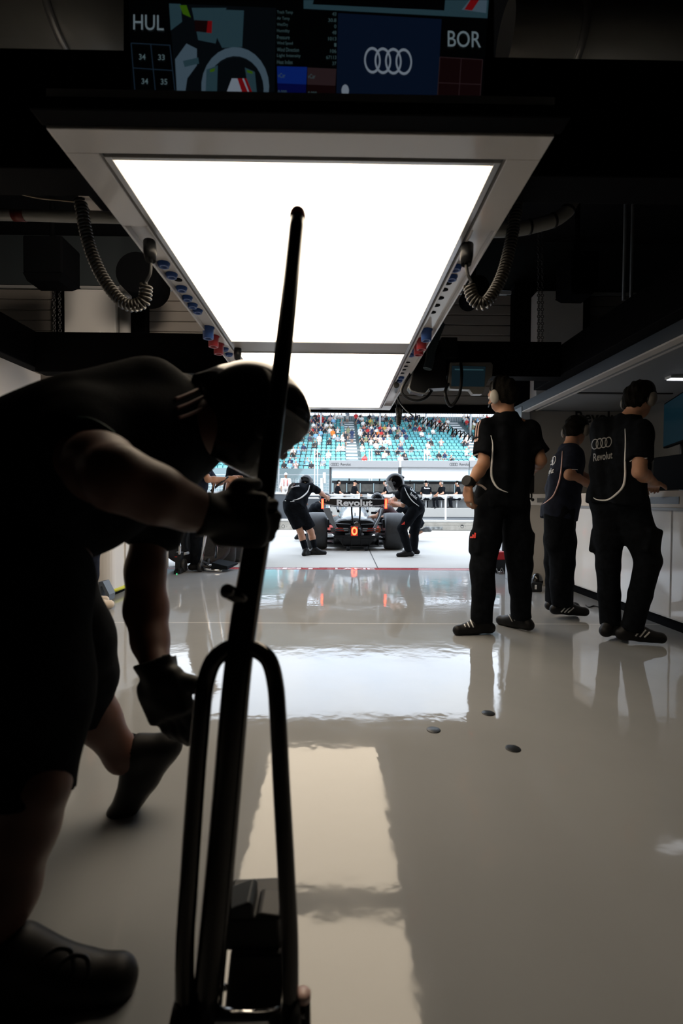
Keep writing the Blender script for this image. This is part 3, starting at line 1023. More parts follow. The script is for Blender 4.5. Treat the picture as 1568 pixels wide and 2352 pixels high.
def rrect(x0, x1, y0, y1, z, r, front=True):
    pts = []
    for cx, cy, a0, rr in ((x0, y0, 180, r), (x1, y0, 270, r), (x1, y1, 0, 0.004), (x0, y1, 90, 0.004)):
        sx = 1 if cx == x0 else -1; sy = 1 if cy == y0 else -1
        for k in range(7):
            a = math.radians(a0+15*k)
            pts.append((cx+sx*rr+rr*math.cos(a), cy+sy*rr+rr*math.sin(a), z))
    return pts
for a, b_, r_ in ((1.632, 3.432, 0.03), (3.687, 5.84, 0.004)):
    MB().prism(rrect(ix0, ix1, a, b_, LZ+0.004, r_), (0, 0, 0.02)).build('diffuser', DIFF, t)
MB().box((ix0-0.02, 1.62, LZ+0.07), (ix1+0.02, 5.86, LZ+0.11)).build('back_tray', LGREY, t)
def socket(px, py, m_, r=0.026, drop=0.02, d=None):
    p = G(px, py, LZ+0.03)
    q = MB().lathe((p.x, p.y, LZ+0.03), (0, 0, -1), [(r*1.15, 0), (r*1.15, 0.006), (r, 0.010), (r*0.95, drop), (r*0.6, drop), (r*0.55, drop*0.6), (0, drop*0.6)], 16)
    return q.build('socket', m_, t, label=('blue' if m_ is BLUEP else 'red')+' power socket')
for x, y in ((376, 604), (394, 629), (417, 660), (430, 682), (442, 699), (454, 712), (516, 800), (526, 812), (544, 832)):
    socket(x, y, BLUEP)
for x, y in ((1046, 612), (1037, 635), (951, 803), (944, 813), (921, 866), (917, 873)):
    socket(x, y, BLUEP)
for x, y, m_ in ((478, 752, BLUEP), (490, 772, REDPL), (502, 790, REDPL), (979, 757, BLUEP), (968, 779, REDPL), (961, 792, REDPL)):
    socket(x, y, m_, 0.036, 0.075)
for x, y in ((1028, 650), (1020, 665), (1011, 684), (1002, 701), (993, 717), (936, 832), (931, 841), (927, 849), (923, 857), (409, 642)):
    p = G(x, y, LZ+0.03)
    MB().lathe((p.x, p.y, LZ+0.031), (0, 0, -1), [(0.021, 0), (0.021, 0.004), (0.0, 0.004)], 16).build('blank_hole', BLACK, t)

def beam(lo, hi, label, m_=BLACK):
    return tag(MB().box(lo, hi).build('overhead_beam', m_, bevel=0.006), label, 'beam')
beam((-2.62, 4.30, 2.045), (-0.885, 4.46, 2.39), 'black crossbeam from the left side of the light panel')
beam((0.667, 4.30, 2.045), (1.98, 4.46, 2.35), 'black crossbeam from the right side of the light panel')
beam((-2.74, 2.05, 2.085), (-2.625, 4.46, 2.40), 'black side beam running along the left bay wall')
beam((1.98, 2.05, 2.06), (2.12, 4.9, 2.33), 'black side beam running above the right pit station')
beam((-2.9, 1.85, 2.165), (2.6, 2.02, 2.60), 'wide black front crossbeam behind the big screen')
beam((LX0-0.01, 1.43, LZ+0.005), (LX1+0.02, 1.499, P(700, 229, 1.43).z), 'black box fascia above the front edge of the light panel')

# coiled leads and plugs
def coil_cord(name, pts, R, turns, r, label, plug=None, tail=None, m_=None):
    t = thing(name, label, 'cable', pts[0])
    cp = coil_path(pts, R, turns, 12)
    MB().tube(cp, r, 6).build('coil', m_ or mat('coil_rubber', (0.016, 0.014, 0.011), 0.28, spec=0.6), t)
    if tail: MB().tube(spline(tail, 8), r*1.2, 8).build('tail', BLKPL, t)
    if plug:
        a, b_ = Vector(plug[0]), Vector(plug[1])
        MB().lathe(a, b_-a, [(0.026, 0), (0.028, 0.05), (0.022, 0.09), (0.013, (b_-a).length*0.75), (0.008, (b_-a).length)], 14).build('plug', BLKPL, t)
    return t
cd = 2.12
coil_cord('coiled_lead', [P(184, 462, cd), P(204, 560, cd), P(238, 640, cd), P(286, 697, cd), P(328, 694, cd), P(336, 655, cd)], 0.022, 42, 0.0062,
          'thick coiled lead looping from beam to left side of light panel', plug=(G(343, 556, LZ+0.0), P(346, 604, cd)),
          tail=[P(346, 604, cd), P(344, 628, cd), P(334, 648, cd), P(336, 655, cd)])
coil_cord('coiled_lead', [P(1186, 470, cd), P(1172, 560, cd), P(1150, 640, cd), P(1115, 695, cd), P(1088, 688, cd), P(1077, 655, cd)], 0.022, 42, 0.0062,
          'thick coiled lead looping from beam to right side of light panel', plug=(G(1073, 562, LZ+0.0), P(1070, 606, cd)),
          tail=[P(1070, 606, cd), P(1074, 630, cd), P(1082, 648, cd), P(1077, 655, cd)])
coil_cord('coiled_lead', [P(912, 937, 5.6), P(914, 955, 5.6), P(915, 976, 5.6), P(918, 957, 5.6), P(920, 938, 5.6)], 0.020, 30, 0.006,
          'short folded coiled lead hanging at the far right end of light panel', plug=(G(910, 884, LZ-0.03), P(909, 908, 5.55)), tail=[P(909, 908, 5.55), P(910, 922, 5.58), P(912, 937, 5.6)])
coil_cord('coiled_air_hose', [P(950, 957, 5.0), P(985, 972, 5.0), P(1030, 988, 5.0), P(1062, 1000, 5.0), P(1096, 1012, 5.0)], 0.036, 15.5, 0.006,
          'thin curly black hose stretched across the view of the grandstand', m_=BLKPL,
          tail=[P(912, 900, 5.4), P(917, 922, 5.3), P(930, 940, 5.1), P(948, 956, 5.0)])
coil_cord('coiled_lead', [P(545, 838, 3.6), P(542, 850, 3.6), P(540, 862, 3.6)], 0.012, 6, 0.006, 'short black lead under the left end of the light panel divider',
          plug=(P(546, 797, 3.6), P(545, 836, 3.6)))
t = thing('ribbed_hose', 'thick ribbed grey blue hose hanging behind the right rail of light panel', 'hose', P(1000, 760, 4.1))
hp = spline([P(1012, 742, 4.1), P(1000, 775, 4.1), P(990, 805, 4.1), P(986, 830, 4.1), P(981, 848, 4.1)], 12)
MB().tube(hp, [0.034+0.006*(i % 2) for i in range(len(hp))], 12).build('hose', mat('hose_blue_grey', (0.06, 0.085, 0.10), 0.3), t)

# front screen
t = thing('overhead_screen', 'wide dark timing screen across the top showing two driver panels', 'screen', P(708, 110, 1.60))
SD = 1.60
def scr(px, py, off=0.0):
    return P(px, py, SD-off)
MB().hexa([scr(284, 236), scr(1134, 250), scr(1134, 250, -0.05), scr(284, 236, -0.05), scr(284, -60), scr(1134, -30), scr(1134, -30, -0.05), scr(284, -60, -0.05)]).build('casing', BLACK, t)
EK = 0.2
def em(n, c, k=1.0): return mat('screen_'+n, (0.01, 0.01, 0.01), 0.3, emit=EK*k, ecol=c)
S_NAVY = em('navy', (0.008, 0.02, 0.055)); S_WHITE = em('white', (0.42, 0.62, 0.72)); S_TEAL = em('teal', (0.06, 0.14, 0.18)); S_LINE = em('line', (0.03, 0.06, 0.10))
S_BLUE = em('blue', (0.01, 0.05, 0.42)); S_BROWN = em('brown', (0.07, 0.04, 0.045)); S_DBLUE = em('deep_blue', (0.005, 0.01, 0.14)); S_DRED = em('dark_red', (0.02, 0.006, 0.007))
S_RED = em('red', (0.42, 0.01, 0.015)); S_PALE = em('pale', (0.17, 0.27, 0.36)); S_DARK = em('dark', (0.006, 0.010, 0.014)); S_GREEN = em('green', (0.10, 0.28, 0.01)); S_RING = em('ring_white', (0.55, 0.66, 0.8)); S_BLK = em('black', (0.0015, 0.002, 0.0025))
SM = [S_BLK, S_NAVY, S_WHITE, S_TEAL, S_LINE, S_BLUE, S_BROWN, S_DBLUE, S_DRED, S_RED, S_PALE, S_DARK, S_GREEN, S_RING]
def poly(b, pts, mi, off):
    b.cur = mi
    b.add([scr(x, y, off) for x, y in pts], [tuple(range(len(pts)))])
b = MB()
poly(b, [(296, 0), (1122, 0), (1108, 230), (302, 212)][::-1], 0, 0.001)
b.build('display', SM, t)
b = MB()                                        # onboard camera picture
poly(b, [(388, 8), (634, 18), (630, 220), (404, 214)], 11, 0.002)
poly(b, [(388, 8), (415, 9), (418, 50), (392, 70)], 3, 0.0025)
poly(b, [(440, 18), (520, 18), (505, 60), (495, 100), (455, 92)], 3, 0.0025)
poly(b, [(508, 22), (560, 24), (556, 108), (510, 110), (490, 70)], 3, 0.0028)
poly(b, [(446, 46), (487, 48), (486, 76), (448, 72)], 8, 0.003)
poly(b, [(477, 48), (487, 48), (486, 76), (474, 75)], 9, 0.0032)
poly(b, [(402, 136), (428, 100), (452, 112), (452, 150), (430, 180), (425, 214), (406, 212)], 10, 0.003)
poly(b, [(412, 12), (428, 12), (438, 40), (420, 32)], 12, 0.0034)
hal = []
for k in range(17):
    a = math.radians(200-212*k/16); hal.append((540+78*math.cos(a)*1.0, 200-92*math.sin(a)))
inn = [(540+(x-540)*0.84, 206+(y-200)*0.84) for x, y in hal]
for k in range(16):
    poly(b, [hal[k], hal[k+1], inn[k+1], inn[k]], 10, 0.004)
poly(b, [(420, 140), (455, 132), (457, 146), (424, 154)], 3, 0.0045)
poly(b, [(474, 160), (500, 150), (498, 215), (472, 214)], 3, 0.0044)
poly(b, [(562, 155), (585, 165), (590, 216), (572, 216)], 3, 0.0044)
poly(b, [(482, 160), (494, 156), (492, 164), (482, 166)], 12, 0.005)
poly(b, [(566, 160), (580, 164), (580, 170), (568, 167)], 12, 0.005)
poly(b, [(518, 218), (532, 180), (566, 180), (580, 219)], 13, 0.0048)
poly(b, [(545, 180), (556, 180), (572, 219), (558, 219)], 9, 0.005)
poly(b, [(560, 180), (566, 180), (582, 219), (575, 219)], 9, 0.005)
b.build('onboard_picture', SM, t, label='onboard camera picture of a cockpit halo')
b = MB()
poly(b, [(776, 30), (1014, 44), (1004, 228), (772, 222)], 1, 0.002)
poly(b, [(697, 0), (1122, 0), (1119, 42), (697, 20)], 3, 0.002)
poly(b, [(720, 0), (1022, 0), (1020, 24), (718, 10)], 0, 0.0025)
poly(b, [(1060, 22), (1078, 0), (1118, 0), (1116, 30)], 10, 0.0025)
poly(b, [(1066, 22), (1080, 0), (1100, 0), (1084, 24)], 9, 0.003)
poly(b, [(636, 152), (705, 154), (703, 194), (637, 191)], 5, 0.002)
poly(b, [(637, 191), (703, 194), (702, 222), (638, 219)], 7, 0.002)
poly(b, [(706, 155), (772, 158), (770, 197), (705, 194)], 6, 0.002)
poly(b, [(705, 194), (770, 197), (770, 223), (704, 221)], 8, 0.002)
poly(b, [(1010, 130), (1108, 136), (1102, 226), (1004, 224)], 8, 0.002)
def line(x0, y0, x1, y1, w, mi, off=0.003):
    dx, dy = x1-x0, y1-y0; L = math.hypot(dx, dy); nx, ny = -dy/L*w/2, dx/L*w/2
    poly(b, [(x0+nx, y0+ny), (x1+nx, y1+ny), (x1-nx, y1-ny), (x0-nx, y0-ny)], mi, off)
for x0, y0, x1, y1 in ((301, 99, 391, 104), (306, 156, 396, 162), (346, 101, 357, 213), (390, 104, 402, 213), (301, 99, 310, 212)):
    line(x0, y0, x1, y1, 2.0, 4)
for x0, y0, x1, y1 in ((1010, 131, 1108, 137), (1007, 190, 1104, 194), (1059, 134, 1053, 226), (1108, 137, 1102, 226), (1010, 131, 1004, 226)):
    line(x0, y0, x1, y1, 1.6, 6)
b.cur = 13
def sq(x0, y0, x1, y1, k=0.02, off=0.0036):      # text box: bl, br, tr, tl ; k = slope
    return quadmap(scr(x0, y1, off), scr(x1, y1+(x1-x0)*k, off), scr(x1, y0+(x1-x0)*k, off), scr(x0, y0, off))
b.build('display_panels', SM, t)
b = MB()
text_on(b, 'HUL', sq(306, 33, 376, 68, 0.03), 0.0)
b.build('driver_lettering', em('letter', (0.42, 0.55, 0.62)), t)
b = MB()
text_on(b, 'BOR', sq(1028, 70, 1104, 107, 0.03), 0.0)
b.build('driver_lettering', em('letter', (0.42, 0.55, 0.62)), t)
b = MB()
for s_, x, y in (('34', 319, 124), ('33', 363, 125), ('34', 325, 180), ('35', 369, 181)):
    text_on(b, s_, sq(x, y, x+15, y+13), 0.01)
    b.build('lap_number', em('num', (0.25, 0.38, 0.42)), t); b = MB()
b = MB()
rows = (('Track Temp', '43'), ('Air Temp', '30.8'), ('Wet/Dry', '0'), ('Humidity', '48'), ('Pressure', '1013'), ('Wind Speed', '1'), ('Wind Direction', '106'), ('Light Intensity', '67113'), ('Heat Index', '37'))
for i, (a, v_) in enumerate(rows):
    y = 24+14.2*i
    text_on(b, a, sq(636, y, 636+3.6*len(a), y+9, 0.02)); b.build('data_lettering', em('table', (0.13, 0.24, 0.26)), t); b = MB(); wd = 4.6*len(v_)
    text_on(b, v_, sq(772-wd, y+4, 772, y+12, 0.02))
    b.build('data_lettering', em('table', (0.13, 0.24, 0.26)), t); b = MB()
for s_, q_ in (('vCar', sq(638, 168, 655, 178)), ('vCar', sq(707, 170, 724, 180)), ('0.000', sq(638, 207, 658, 216)), ('0.000', sq(707, 210, 727, 219))):
    text_on(b, s_, q_); b.build('data_lettering', em('table', (0.13, 0.24, 0.26)), t); b = MB()
b = MB()
ring_logo(b, quadmap(scr(836, 168, 0.004), scr(946, 173, 0.004), scr(946, 112, 0.004), scr(836, 107, 0.004)), 0.10)
b.build('ring_emblem', S_RING, t); b = MB()
vs = [scr(792.5+8.5*math.cos(a), 208+14*math.sin(a), 0.004) for a in np.linspace(0, 2*math.pi, 25)[:-1]]
b.add(vs[::-1], [tuple(range(24))])
b.build('round_badge', S_RING, t)

# ducts, pipes and hoist gear under the roof
DUCT = mat('duct_grey', (0.20, 0.20, 0.19), 0.35, spec=0.4)
def duct(y, z, r, x0, x1, label):
    t = thing('ventilation_duct', label, 'duct', ((x0+x1)/2, y, z))
    MB().tube([(x0, y, z), (x1, y, z)], r, 28).build('duct_pipe', DUCT, t)
    for k in range(int((x1-x0)/0.8)):
        xx = x0+0.35+0.8*k
        MB().tube([(xx, y, z), (xx+0.04, y, z)], r+0.012, 28).build('clamp_band', mat('band_grey', (0.3, 0.3, 0.3), 0.3, metal=0.5), t)
duct(2.75, 3.66, 0.26, -1.86, -1.0, 'fat grey ventilation duct above and left of the screen')
duct(2.75, 3.50, 0.17, 0.92, 2.6, 'grey ventilation duct above and right of the screen')
duct(2.75, 3.88, 0.16, 1.05, 2.6, 'upper grey ventilation duct at the right top edge')
t = thing('roof_channel', 'pale ribbed ceiling tray seen under the left duct', 'tray', P(210, 150, 3.3))
MB().box((P(35, 150, 3.3).x, 3.1, P(35, 150, 3.3).z), (P(300, 150, 3.3).x, 3.4, P(35, 150, 3.3).z+0.05)).build('tray', GREY, t)
def pipe(pts, r, label, m_=None, name='pipe_run', bands=True):
    t = thing(name, label, 'pipe', pts[0])
    q = spline(pts, 8)
    MB().tube(q, r, 16).build('pipe', m_ or DUCT, t)
    if bands:
        for i in range(6, len(q)-2, 9):
            d = (q[i+1]-q[i]).normalized()
            MB().tube([q[i]-d*0.008, q[i]+d*0.008], r*1.08, 16).build('pipe_clamp', BLKPL, t)
    return t
t = pipe([P(-40, 492, 3.2), P(60, 494, 3.2), P(160, 497, 3.2), P(285, 500, 3.2)], 0.036, 'straight grey pipe left of the light panel with a red label', bands=False)
MB().tube([P(30, 494, 3.2), P(58, 495, 3.2)], 0.0368, 16).build('pipe_label', mat('label_red', (0.10, 0.012, 0.008), 0.5), t)
pipe([P(1130, 529, 3.3), P(1180, 527, 3.3), P(1220, 520, 3.3), P(1270, 506, 3.3), P(1300, 487, 3.3), P(1338, 445, 3.3), (2.1, 3.3, 3.06), (3.5, 3.3, 3.06), (6.0, 3.3, 3.06)], 0.046, 'bent grey pipe with clamp rings right of the light panel')
t = thing('cable_channel', 'beige sloping metal channel behind the left edge of the light panel', 'channel', P(215, 480, 3.0))
MB().hexa([P(165, 433, 2.9), P(188, 433, 2.9), P(258, 512, 4.0), P(232, 512, 4.0), P(165, 431, 2.95), P(188, 431, 2.95), P(258, 508, 4.05), P(232, 508, 4.05)]).build('channel', mat('channel_beige', (0.42, 0.36, 0.30), 0.5), t)
tag(MB().tube(spline([P(-10, 430, 2.3), P(40, 444, 2.3), P(90, 455, 2.3), P(150, 461, 2.3), P(175, 464, 2.3)], 8), 0.0035, 6).build('thin_cable', mat('cable_tan', (0.30, 0.24, 0.17), 0.5)), 'thin tan cable strung under the front crossbeam at left', 'cable')
def motor(px0, py0, px1, py1, d, label):
    t = thing('hoist_motor', label, 'hoist', P((px0+px1)/2, py1, d))
    a = P(px0, py1, d); c = P(px1, py0, d)
    MB().box((a.x, d, a.z+0.08), (c.x, d+0.4, c.z)).build('motor_case', MATTE, t, bevel=0.02)
    MB().hexa([(a.x+0.03, d+0.03, a.z), (c.x-0.05, d+0.03, a.z), (c.x-0.05, d+0.3, a.z), (a.x+0.03, d+0.3, a.z), (a.x, d, a.z+0.08), (c.x, d, a.z+0.08), (c.x, d+0.4, a.z+0.08), (a.x, d+0.4, a.z+0.08)]).build('motor_foot', MATTE, t)
    MB().tube([((a.x+c.x)/2, d+0.2, c.z), ((a.x+c.x)/2, d+0.2, 4.6)], 0.03, 10).build('drop_rod', MATTE, t)
motor(52, 540, 142, 642, 5.6, 'dark hoist motor hanging high above the left bay')
motor(1310, 575, 1376, 672, 5.6, 'dark hoist motor hanging high above the right bay')
for px, py0, py1, r_, lab in ((292, 560, 690, 0.24, 'round dark roller drum behind the left coiled lead'), (1080, 620, 690, 0.12, 'round dark roller drum behind the right coiled lead')):
    c = P(px+20, (py0+py1)/2, 5.9)
    t = thing('roller_drum', lab, 'drum', c)
    MB().lathe(c, (0, 1, 0), [(r_, 0), (r_, 0.5)], 28).build('drum', MATTE, t)
    MB().tube([c+Vector((0, 0.25, 0)), Vector((c.x, c.y+0.25, 4.6))], 0.03, 8).build('drop_rod', MATTE, t)
for px in (1432, 1449):
    q = P(px, 690, 5.0)
    tag(MB().tube([q, (q.x, q.y, 4.6)], 0.018, 8).build('drop_rod', MIDGREY), ('left' if px < 1440 else 'right')+' one of two thin vertical rods above the right station', 'rod')

# screens and camera hung right of the light panel
t = thing('hanging_monitor', 'grey handheld style monitor hung on the right crossbeam', 'monitor', P(1080, 865, 4.2))
d_ = 4.2
MB().prism([P(1034, 832, d_), P(1128, 832, d_), P(1132, 838, d_), P(1130, 866, d_), P(1122, 872, d_), P(1108, 905, d_), P(1086, 905, d_), P(1078, 895, d_), P(1034, 893, d_), P(1028, 880, d_)][::-1], (0, 0.07, 0)).build('casing', mat('tablet_grey', (0.22, 0.22, 0.21), 0.4), t, bevel=0.004)
MB().prism([P(1038, 840, d_-0.004), P(1115, 842, d_-0.004), P(1112, 888, d_-0.004), P(1036, 887, d_-0.004)][::-1], (0, 0.006, 0)).build('screen', mat('tablet_screen', (0.006, 0.012, 0.02), 0.15, emit=0.02, ecol=(0.2, 0.45, 0.6)), t)
MB().prism([P(1044, 847, d_-0.005), P(1110, 848, d_-0.005), P(1110, 851, d_-0.005), P(1044, 850, d_-0.005)][::-1], (0, 0.001, 0)).build('screen_bar', mat('tablet_bar', (0.02, 0.05, 0.06), 0.2, emit=0.08, ecol=(0.2, 0.5, 0.6)), t)
t = thing('hanging_monitor', 'black camera box with curved underside beside the light panel rail', 'monitor', P(985, 870, 4.22))
MB().prism([P(952, 842, d_), P(1024, 800, d_), P(1026, 890, d_), P(985, 892, d_), P(975, 903, d_), P(945, 897, d_), P(939, 888, d_)][::-1], (0, 0.14, 0)).build('casing', BLKPL, t, bevel=0.008)
MB().tube(spline([P(939, 888, d_-0.01), P(946, 898, d_-0.01), P(975, 904, d_-0.01), P(986, 893, d_-0.01)], 6), 0.006, 6).build('rim', MIDGREY, t)
t = thing('mounting_box', 'black square bracket box on top of the right crossbeam', 'box', P(1030, 790, 4.28))
MB().box((P(1013, 800, 4.2).x, 4.2, P(1013, 822, 4.2).z), (P(1050, 800, 4.2).x, 4.29, P(1013, 774, 4.2).z)).build('box', BLKPL, t, bevel=0.005)
def cord(pts, r, label):
    return tag(MB().tube(spline(pts, 10), r, 8).build('cable', BLKPL), label, 'cable')
cord([(0.65, 4.3, 2.06), P(922, 896, 4.3), P(935, 914, 4.3), P(958, 920, 4.3), P(980, 912, 4.3), P(994, 892, 4.3)], 0.012, 'slack black cable drooping below the black camera box')
cord([P(1030, 880, 4.22), P(1022, 900, 4.1), P(1028, 925, 4.1), P(1036, 932, 4.1), P(1046, 922, 4.1), P(1056, 900, 4.1), P(1060, 860, 4.12), P(1058, 835, 4.2)], 0.013, 'black cable looped in front of the grey hanging monitor')

# small discs set in the floor
for px, py, lab in ((995.5, 1677, 'black floor disc nearest the bright door reflection'), (1121, 1638.5, 'black floor disc farthest from the camera at right'), (1178, 1720, 'black floor disc nearest the camera at right'), (268, 1645, 'black floor disc half hidden behind the bending mechanic')):
    p = G(px, py)
    tag(MB().lathe((p.x, p.y, -0.002), (0, 0, 1), [(0.0285, 0), (0.0285, 0.004), (0.026, 0.005), (0, 0.005)], 24).build('floor_disc', mat('floor_disc_black', (0.010, 0.012, 0.014), 0.35)), lab, 'floor disc')

# ------------------------------------------------------------------ left side of the bay
struct('partition_left', MB().box((-3.0, 1.9, 0.0), (-2.9, 4.85, 2.155)), mat('partition_white', (0.72, 0.66, 0.60), 0.5))
t = thing('storage_cabinet', 'row of low white cabinets with a rounded corner on the left', 'cabinet', (-2.5, 5.4, 0))
cb = []
for k in range(9):
    a = math.radians(180+90*k/8)
    cb.append((-2.12-0.12+0.12*math.cos(a+math.pi/2*0)*-1*-1, 0, 0))
outline = [(-2.9, 4.62, 0.07), (-2.27, 4.62, 0.07)] + [(-2.27+0.14*math.sin(a), 4.76-0.14*math.cos(a), 0.07) for a in np.linspace(0.15, math.pi/2, 8)] + [(-2.13, 6.25, 0.07), (-2.9, 6.25, 0.07)]
MB().prism(outline, (0, 0, 0.93)).build('cabinet_body', mat('cabinet_white', (0.74, 0.72, 0.70), 0.25), t)
for a, b_ in ((4.95, 5.5), (5.55, 6.2)):
    MB().box((-2.135, a, 0.14), (-2.115, b_, 0.94)).build('door', mat('cabinet_white', (0.74, 0.72, 0.70), 0.25), t, bevel=0.006)
MB().box((-2.118, 5.66, 0.22), (-2.108, 6.1, 0.84)).build('inset_panel', CREAM, t, bevel=0.004)
MB().prism([(x+0.03*(-1 if x > -2.6 else 0), y+0.03, 0) for x, y, z in outline], (0, 0, 0.07)).build('plinth', BLACK, t)
MB().tube([(-2.5, 4.63, 0.055), (-2.27, 4.63, 0.055), (-2.18, 4.66, 0.055), (-2.13, 4.76, 0.055), (-2.125, 5.0, 0.055)], 0.018, 6).build('hazard_tape', mat('hazard_yellow', (0.62, 0.60, 0.02), 0.5), t, label='yellow and black hazard tape')
t = thing('floor_bracket', 'blue grey plastic wheel stop standing by the left cabinet corner', 'bracket', G(240, 1380))
bd = 4.45
MB().prism([P(225, 1381, bd), P(226, 1337, bd), P(236, 1336, bd), P(251, 1366, bd), P(249, 1380, bd), P(243, 1380, bd), P(241, 1362, bd), P(234, 1346, bd), P(230, 1348, bd), P(231, 1381, bd)][::-1], (0, 0.12, 0)).build('bracket', mat('bracket_blue_grey', (0.13, 0.16, 0.20), 0.5), t)

# ------------------------------------------------------------------ right pit station
t = thing('workstation_counter', 'long white glossy counter with cream drawer band along the right side', 'counter', (2.8, 4.0, 0))
CX = 2.465
GW = mat('counter_gloss_white', (0.80, 0.79, 0.78), 0.06, spec=0.5)
MB().box((CX, 1.6, 0.09), (3.35, 5.42, 0.89)).build('counter_body', GW, t)
for a, b_ in ((1.6, 2.55), (2.56, 3.52), (3.53, 4.40), (4.41, 5.30)):
    MB().box((CX-0.012, a, 0.10), (CX+0.01, b_-0.006, 0.885)).build('front_panel', GW, t, bevel=0.003)
MB().box((CX+0.05, 1.6, 0.0), (3.35, 5.42, 0.09)).build('plinth', BLACK, t)
MB().box((CX-0.03, 1.6, 0.885), (3.35, 5.42, 0.905)).build('worktop_edge', mat('edge_grey', (0.25, 0.26, 0.27), 0.3), t)
for a, b_ in ((1.6, 2.5), (2.505, 3.35), (3.355, 4.2), (4.205, 5.30)):
    dr = MB().box((CX-0.01, a, 0.905), (3.35, b_-0.004, 1.03)).build('drawer', CREAM, t, bevel=0.003)
    MB().box((CX-0.013, a+0.10, 0.932), (CX-0.009, a+0.42, 0.985)).build('label_slot', mat('slot_dark', (0.03, 0.032, 0.036), 0.3), dr)
    MB().lathe((CX-0.012, b_-0.12, 0.965), (-1, 0, 0), [(0.022, 0), (0.022, 0.004), (0.014, 0.006), (0, 0.006)], 14).build('latch', BLKPL, dr)
t = thing('end_cabinet', 'narrow beige end cabinet closing the right counter by the garage door', 'cabinet', (2.3, 5.5, 0))
MB().box((2.16, 5.43, 0.0), (3.35, 5.85, 0.905)).build('cabinet_body', mat('end_beige', (0.40, 0.38, 0.35), 0.4), t, bevel=0.004)
dr = MB().box((2.155, 5.42, 0.905), (3.35, 5.85, 1.03)).build('drawer', mat('end_white', (0.72, 0.72, 0.72), 0.35), t, bevel=0.004)
MB().box((2.25, 5.415, 0.935), (2.36, 5.421, 0.985)).build('label_slot', MIDGREY, dr)
MB().lathe((2.20, 5.42, 0.965), (0, -1, 0), [(0.018, 0), (0.018, 0.004), (0, 0.004)], 12).build('latch', BLKPL, dr)
t = thing('station_backboard', 'grey station end panel lettered in black above the end cabinet', 'panel', (2.7, 5.6, 1.0))
MB().box((2.19, 5.56, 1.03), (3.35, 5.66, 1.98)).build('panel', mat('panel_grey', (0.30, 0.29, 0.28), 0.5), t)
MB().box((2.09, 5.50, 0.0), (2.19, 5.95, 2.02)).build('end_post', mat('post_blue_grey', (0.34, 0.38, 0.42), 0.35), t, bevel=0.006)
q = MB()
text_on(q, 'Revolut', quadmap(P(1321, 971, 5.553), P(1432, 973, 5.553), P(1432, 945, 5.553), P(1321, 944, 5.553)), 0.02)
q.build('lettering', mat('letter_black', (0.008, 0.008, 0.008), 0.5), t)
struct('partition_right', MB().box((3.36, 1.4, 0.0), (3.46, 5.9, 1.98)), mat('partition_grey', (0.22, 0.23, 0.24), 0.5))
t = thing('station_canopy', 'blue grey overhanging canopy with bright edge above the right counter', 'canopy', (2.7, 3.6, 1.96))
MB().box((2.12, 1.5, 1.985), (3.4, 5.95, 2.05)).build('soffit', mat('soffit_grey', (0.26, 0.28, 0.30), 0.5), t)
MB().box((2.10, 1.5, 1.962), (2.13, 5.95, 2.058)).build('fascia', mat('fascia_blue', (0.07, 0.085, 0.105), 0.4), t)
MB().box((2.098, 1.5, 1.952), (2.17, 5.95, 1.964)).build('edge_trim', mat('trim_white', (0.7, 0.68, 0.66), 0.3), t)
MB().box((2.27, 1.5, 1.976), (2.285, 5.95, 1.986)).build('soffit_trim', mat('trim_white', (0.7, 0.68, 0.66), 0.3), t)
MB().box((2.30, 4.62, 1.975), (3.2, 4.65, 1.986)).build('soffit_joint', mat('slot_dark', (0.03, 0.032, 0.036), 0.3), t)
lp = G(1535, 866, 1.975)
t = thing('strip_light', 'short lit white strip lamp under the right canopy', 'strip lamp', (lp.x+0.3, lp.y, 1.96))
MB().box((lp.x, lp.y-0.03, 1.962), (lp.x+0.55, lp.y+0.05, 1.985)).build('housing', WHITE, t, bevel=0.003)
MB().box((lp.x+0.012, lp.y-0.02, 1.957), (lp.x+0.54, lp.y+0.04, 1.963)).build('lamp_tube', mat('strip_lamp', (0.9, 0.9, 0.95), 0.4, emit=2.5, ecol=(0.9, 0.93, 1.0)), t)
def monitor(c, w_, h_, ang, label, em_=None, tilt=0.0, base=1.03):
    t = thing('counter_monitor', label, 'monitor', (c[0], c[1], base))
    R = Vector((math.cos(ang), math.sin(ang), 0)); N = Vector((-math.sin(ang), math.cos(ang), 0)); U = Vector((0, 0, 1))
    c = Vector(c)
    MB().cbox(c, (w_, 0.04, h_), (R, N, U)).build('casing', MATTE, t, bevel=0.006)
    MB().cbox(c+N*0.021, (w_-0.03, 0.004, h_-0.03), (R, N, U)).build('screen', em_ or MATTE, t)
    MB().tube([c-N*0.04, Vector((c.x, c.y, base))-N*0.06], 0.02, 10).build('stand', BLKPL, t)
    MB().cbox(Vector((c.x, c.y, base+0.008))-N*0.05, (0.24, 0.16, 0.016), (R, N, U)).build('foot', BLKPL, t)
SB = mat('station_screen_blue', (0.004, 0.008, 0.012), 0.2, emit=0.05, ecol=(0.02, 0.17, 0.26))
monitor((2.98, 4.25, 1.66), 0.62, 0.42, math.radians(70), 'blue lit monitor high on the right wall behind the standing man', SB)
monitor((2.98, 3.62, 1.66), 0.55, 0.42, math.radians(78), 'blue lit monitor at the right edge of the photo', SB)
monitor((2.75, 3.72, 1.19), 0.95, 0.28, math.radians(88), 'dark lower monitor standing on the counter by the right edge')
monitor((2.80, 5.02, 1.29), 0.62, 0.42, math.radians(86), 'dark monitor on the counter between the two men')
t = thing('floor_helmet_box', 'small black case with a domed cap by the foot of the end cabinet', 'case', G(1232, 1362))
p = G(1232, 1360)
MB().box((p.x-0.055, p.y, 0.0), (p.x+0.06, p.y+0.2, 0.10)).build('case', BLKPL, t, bevel=0.012)
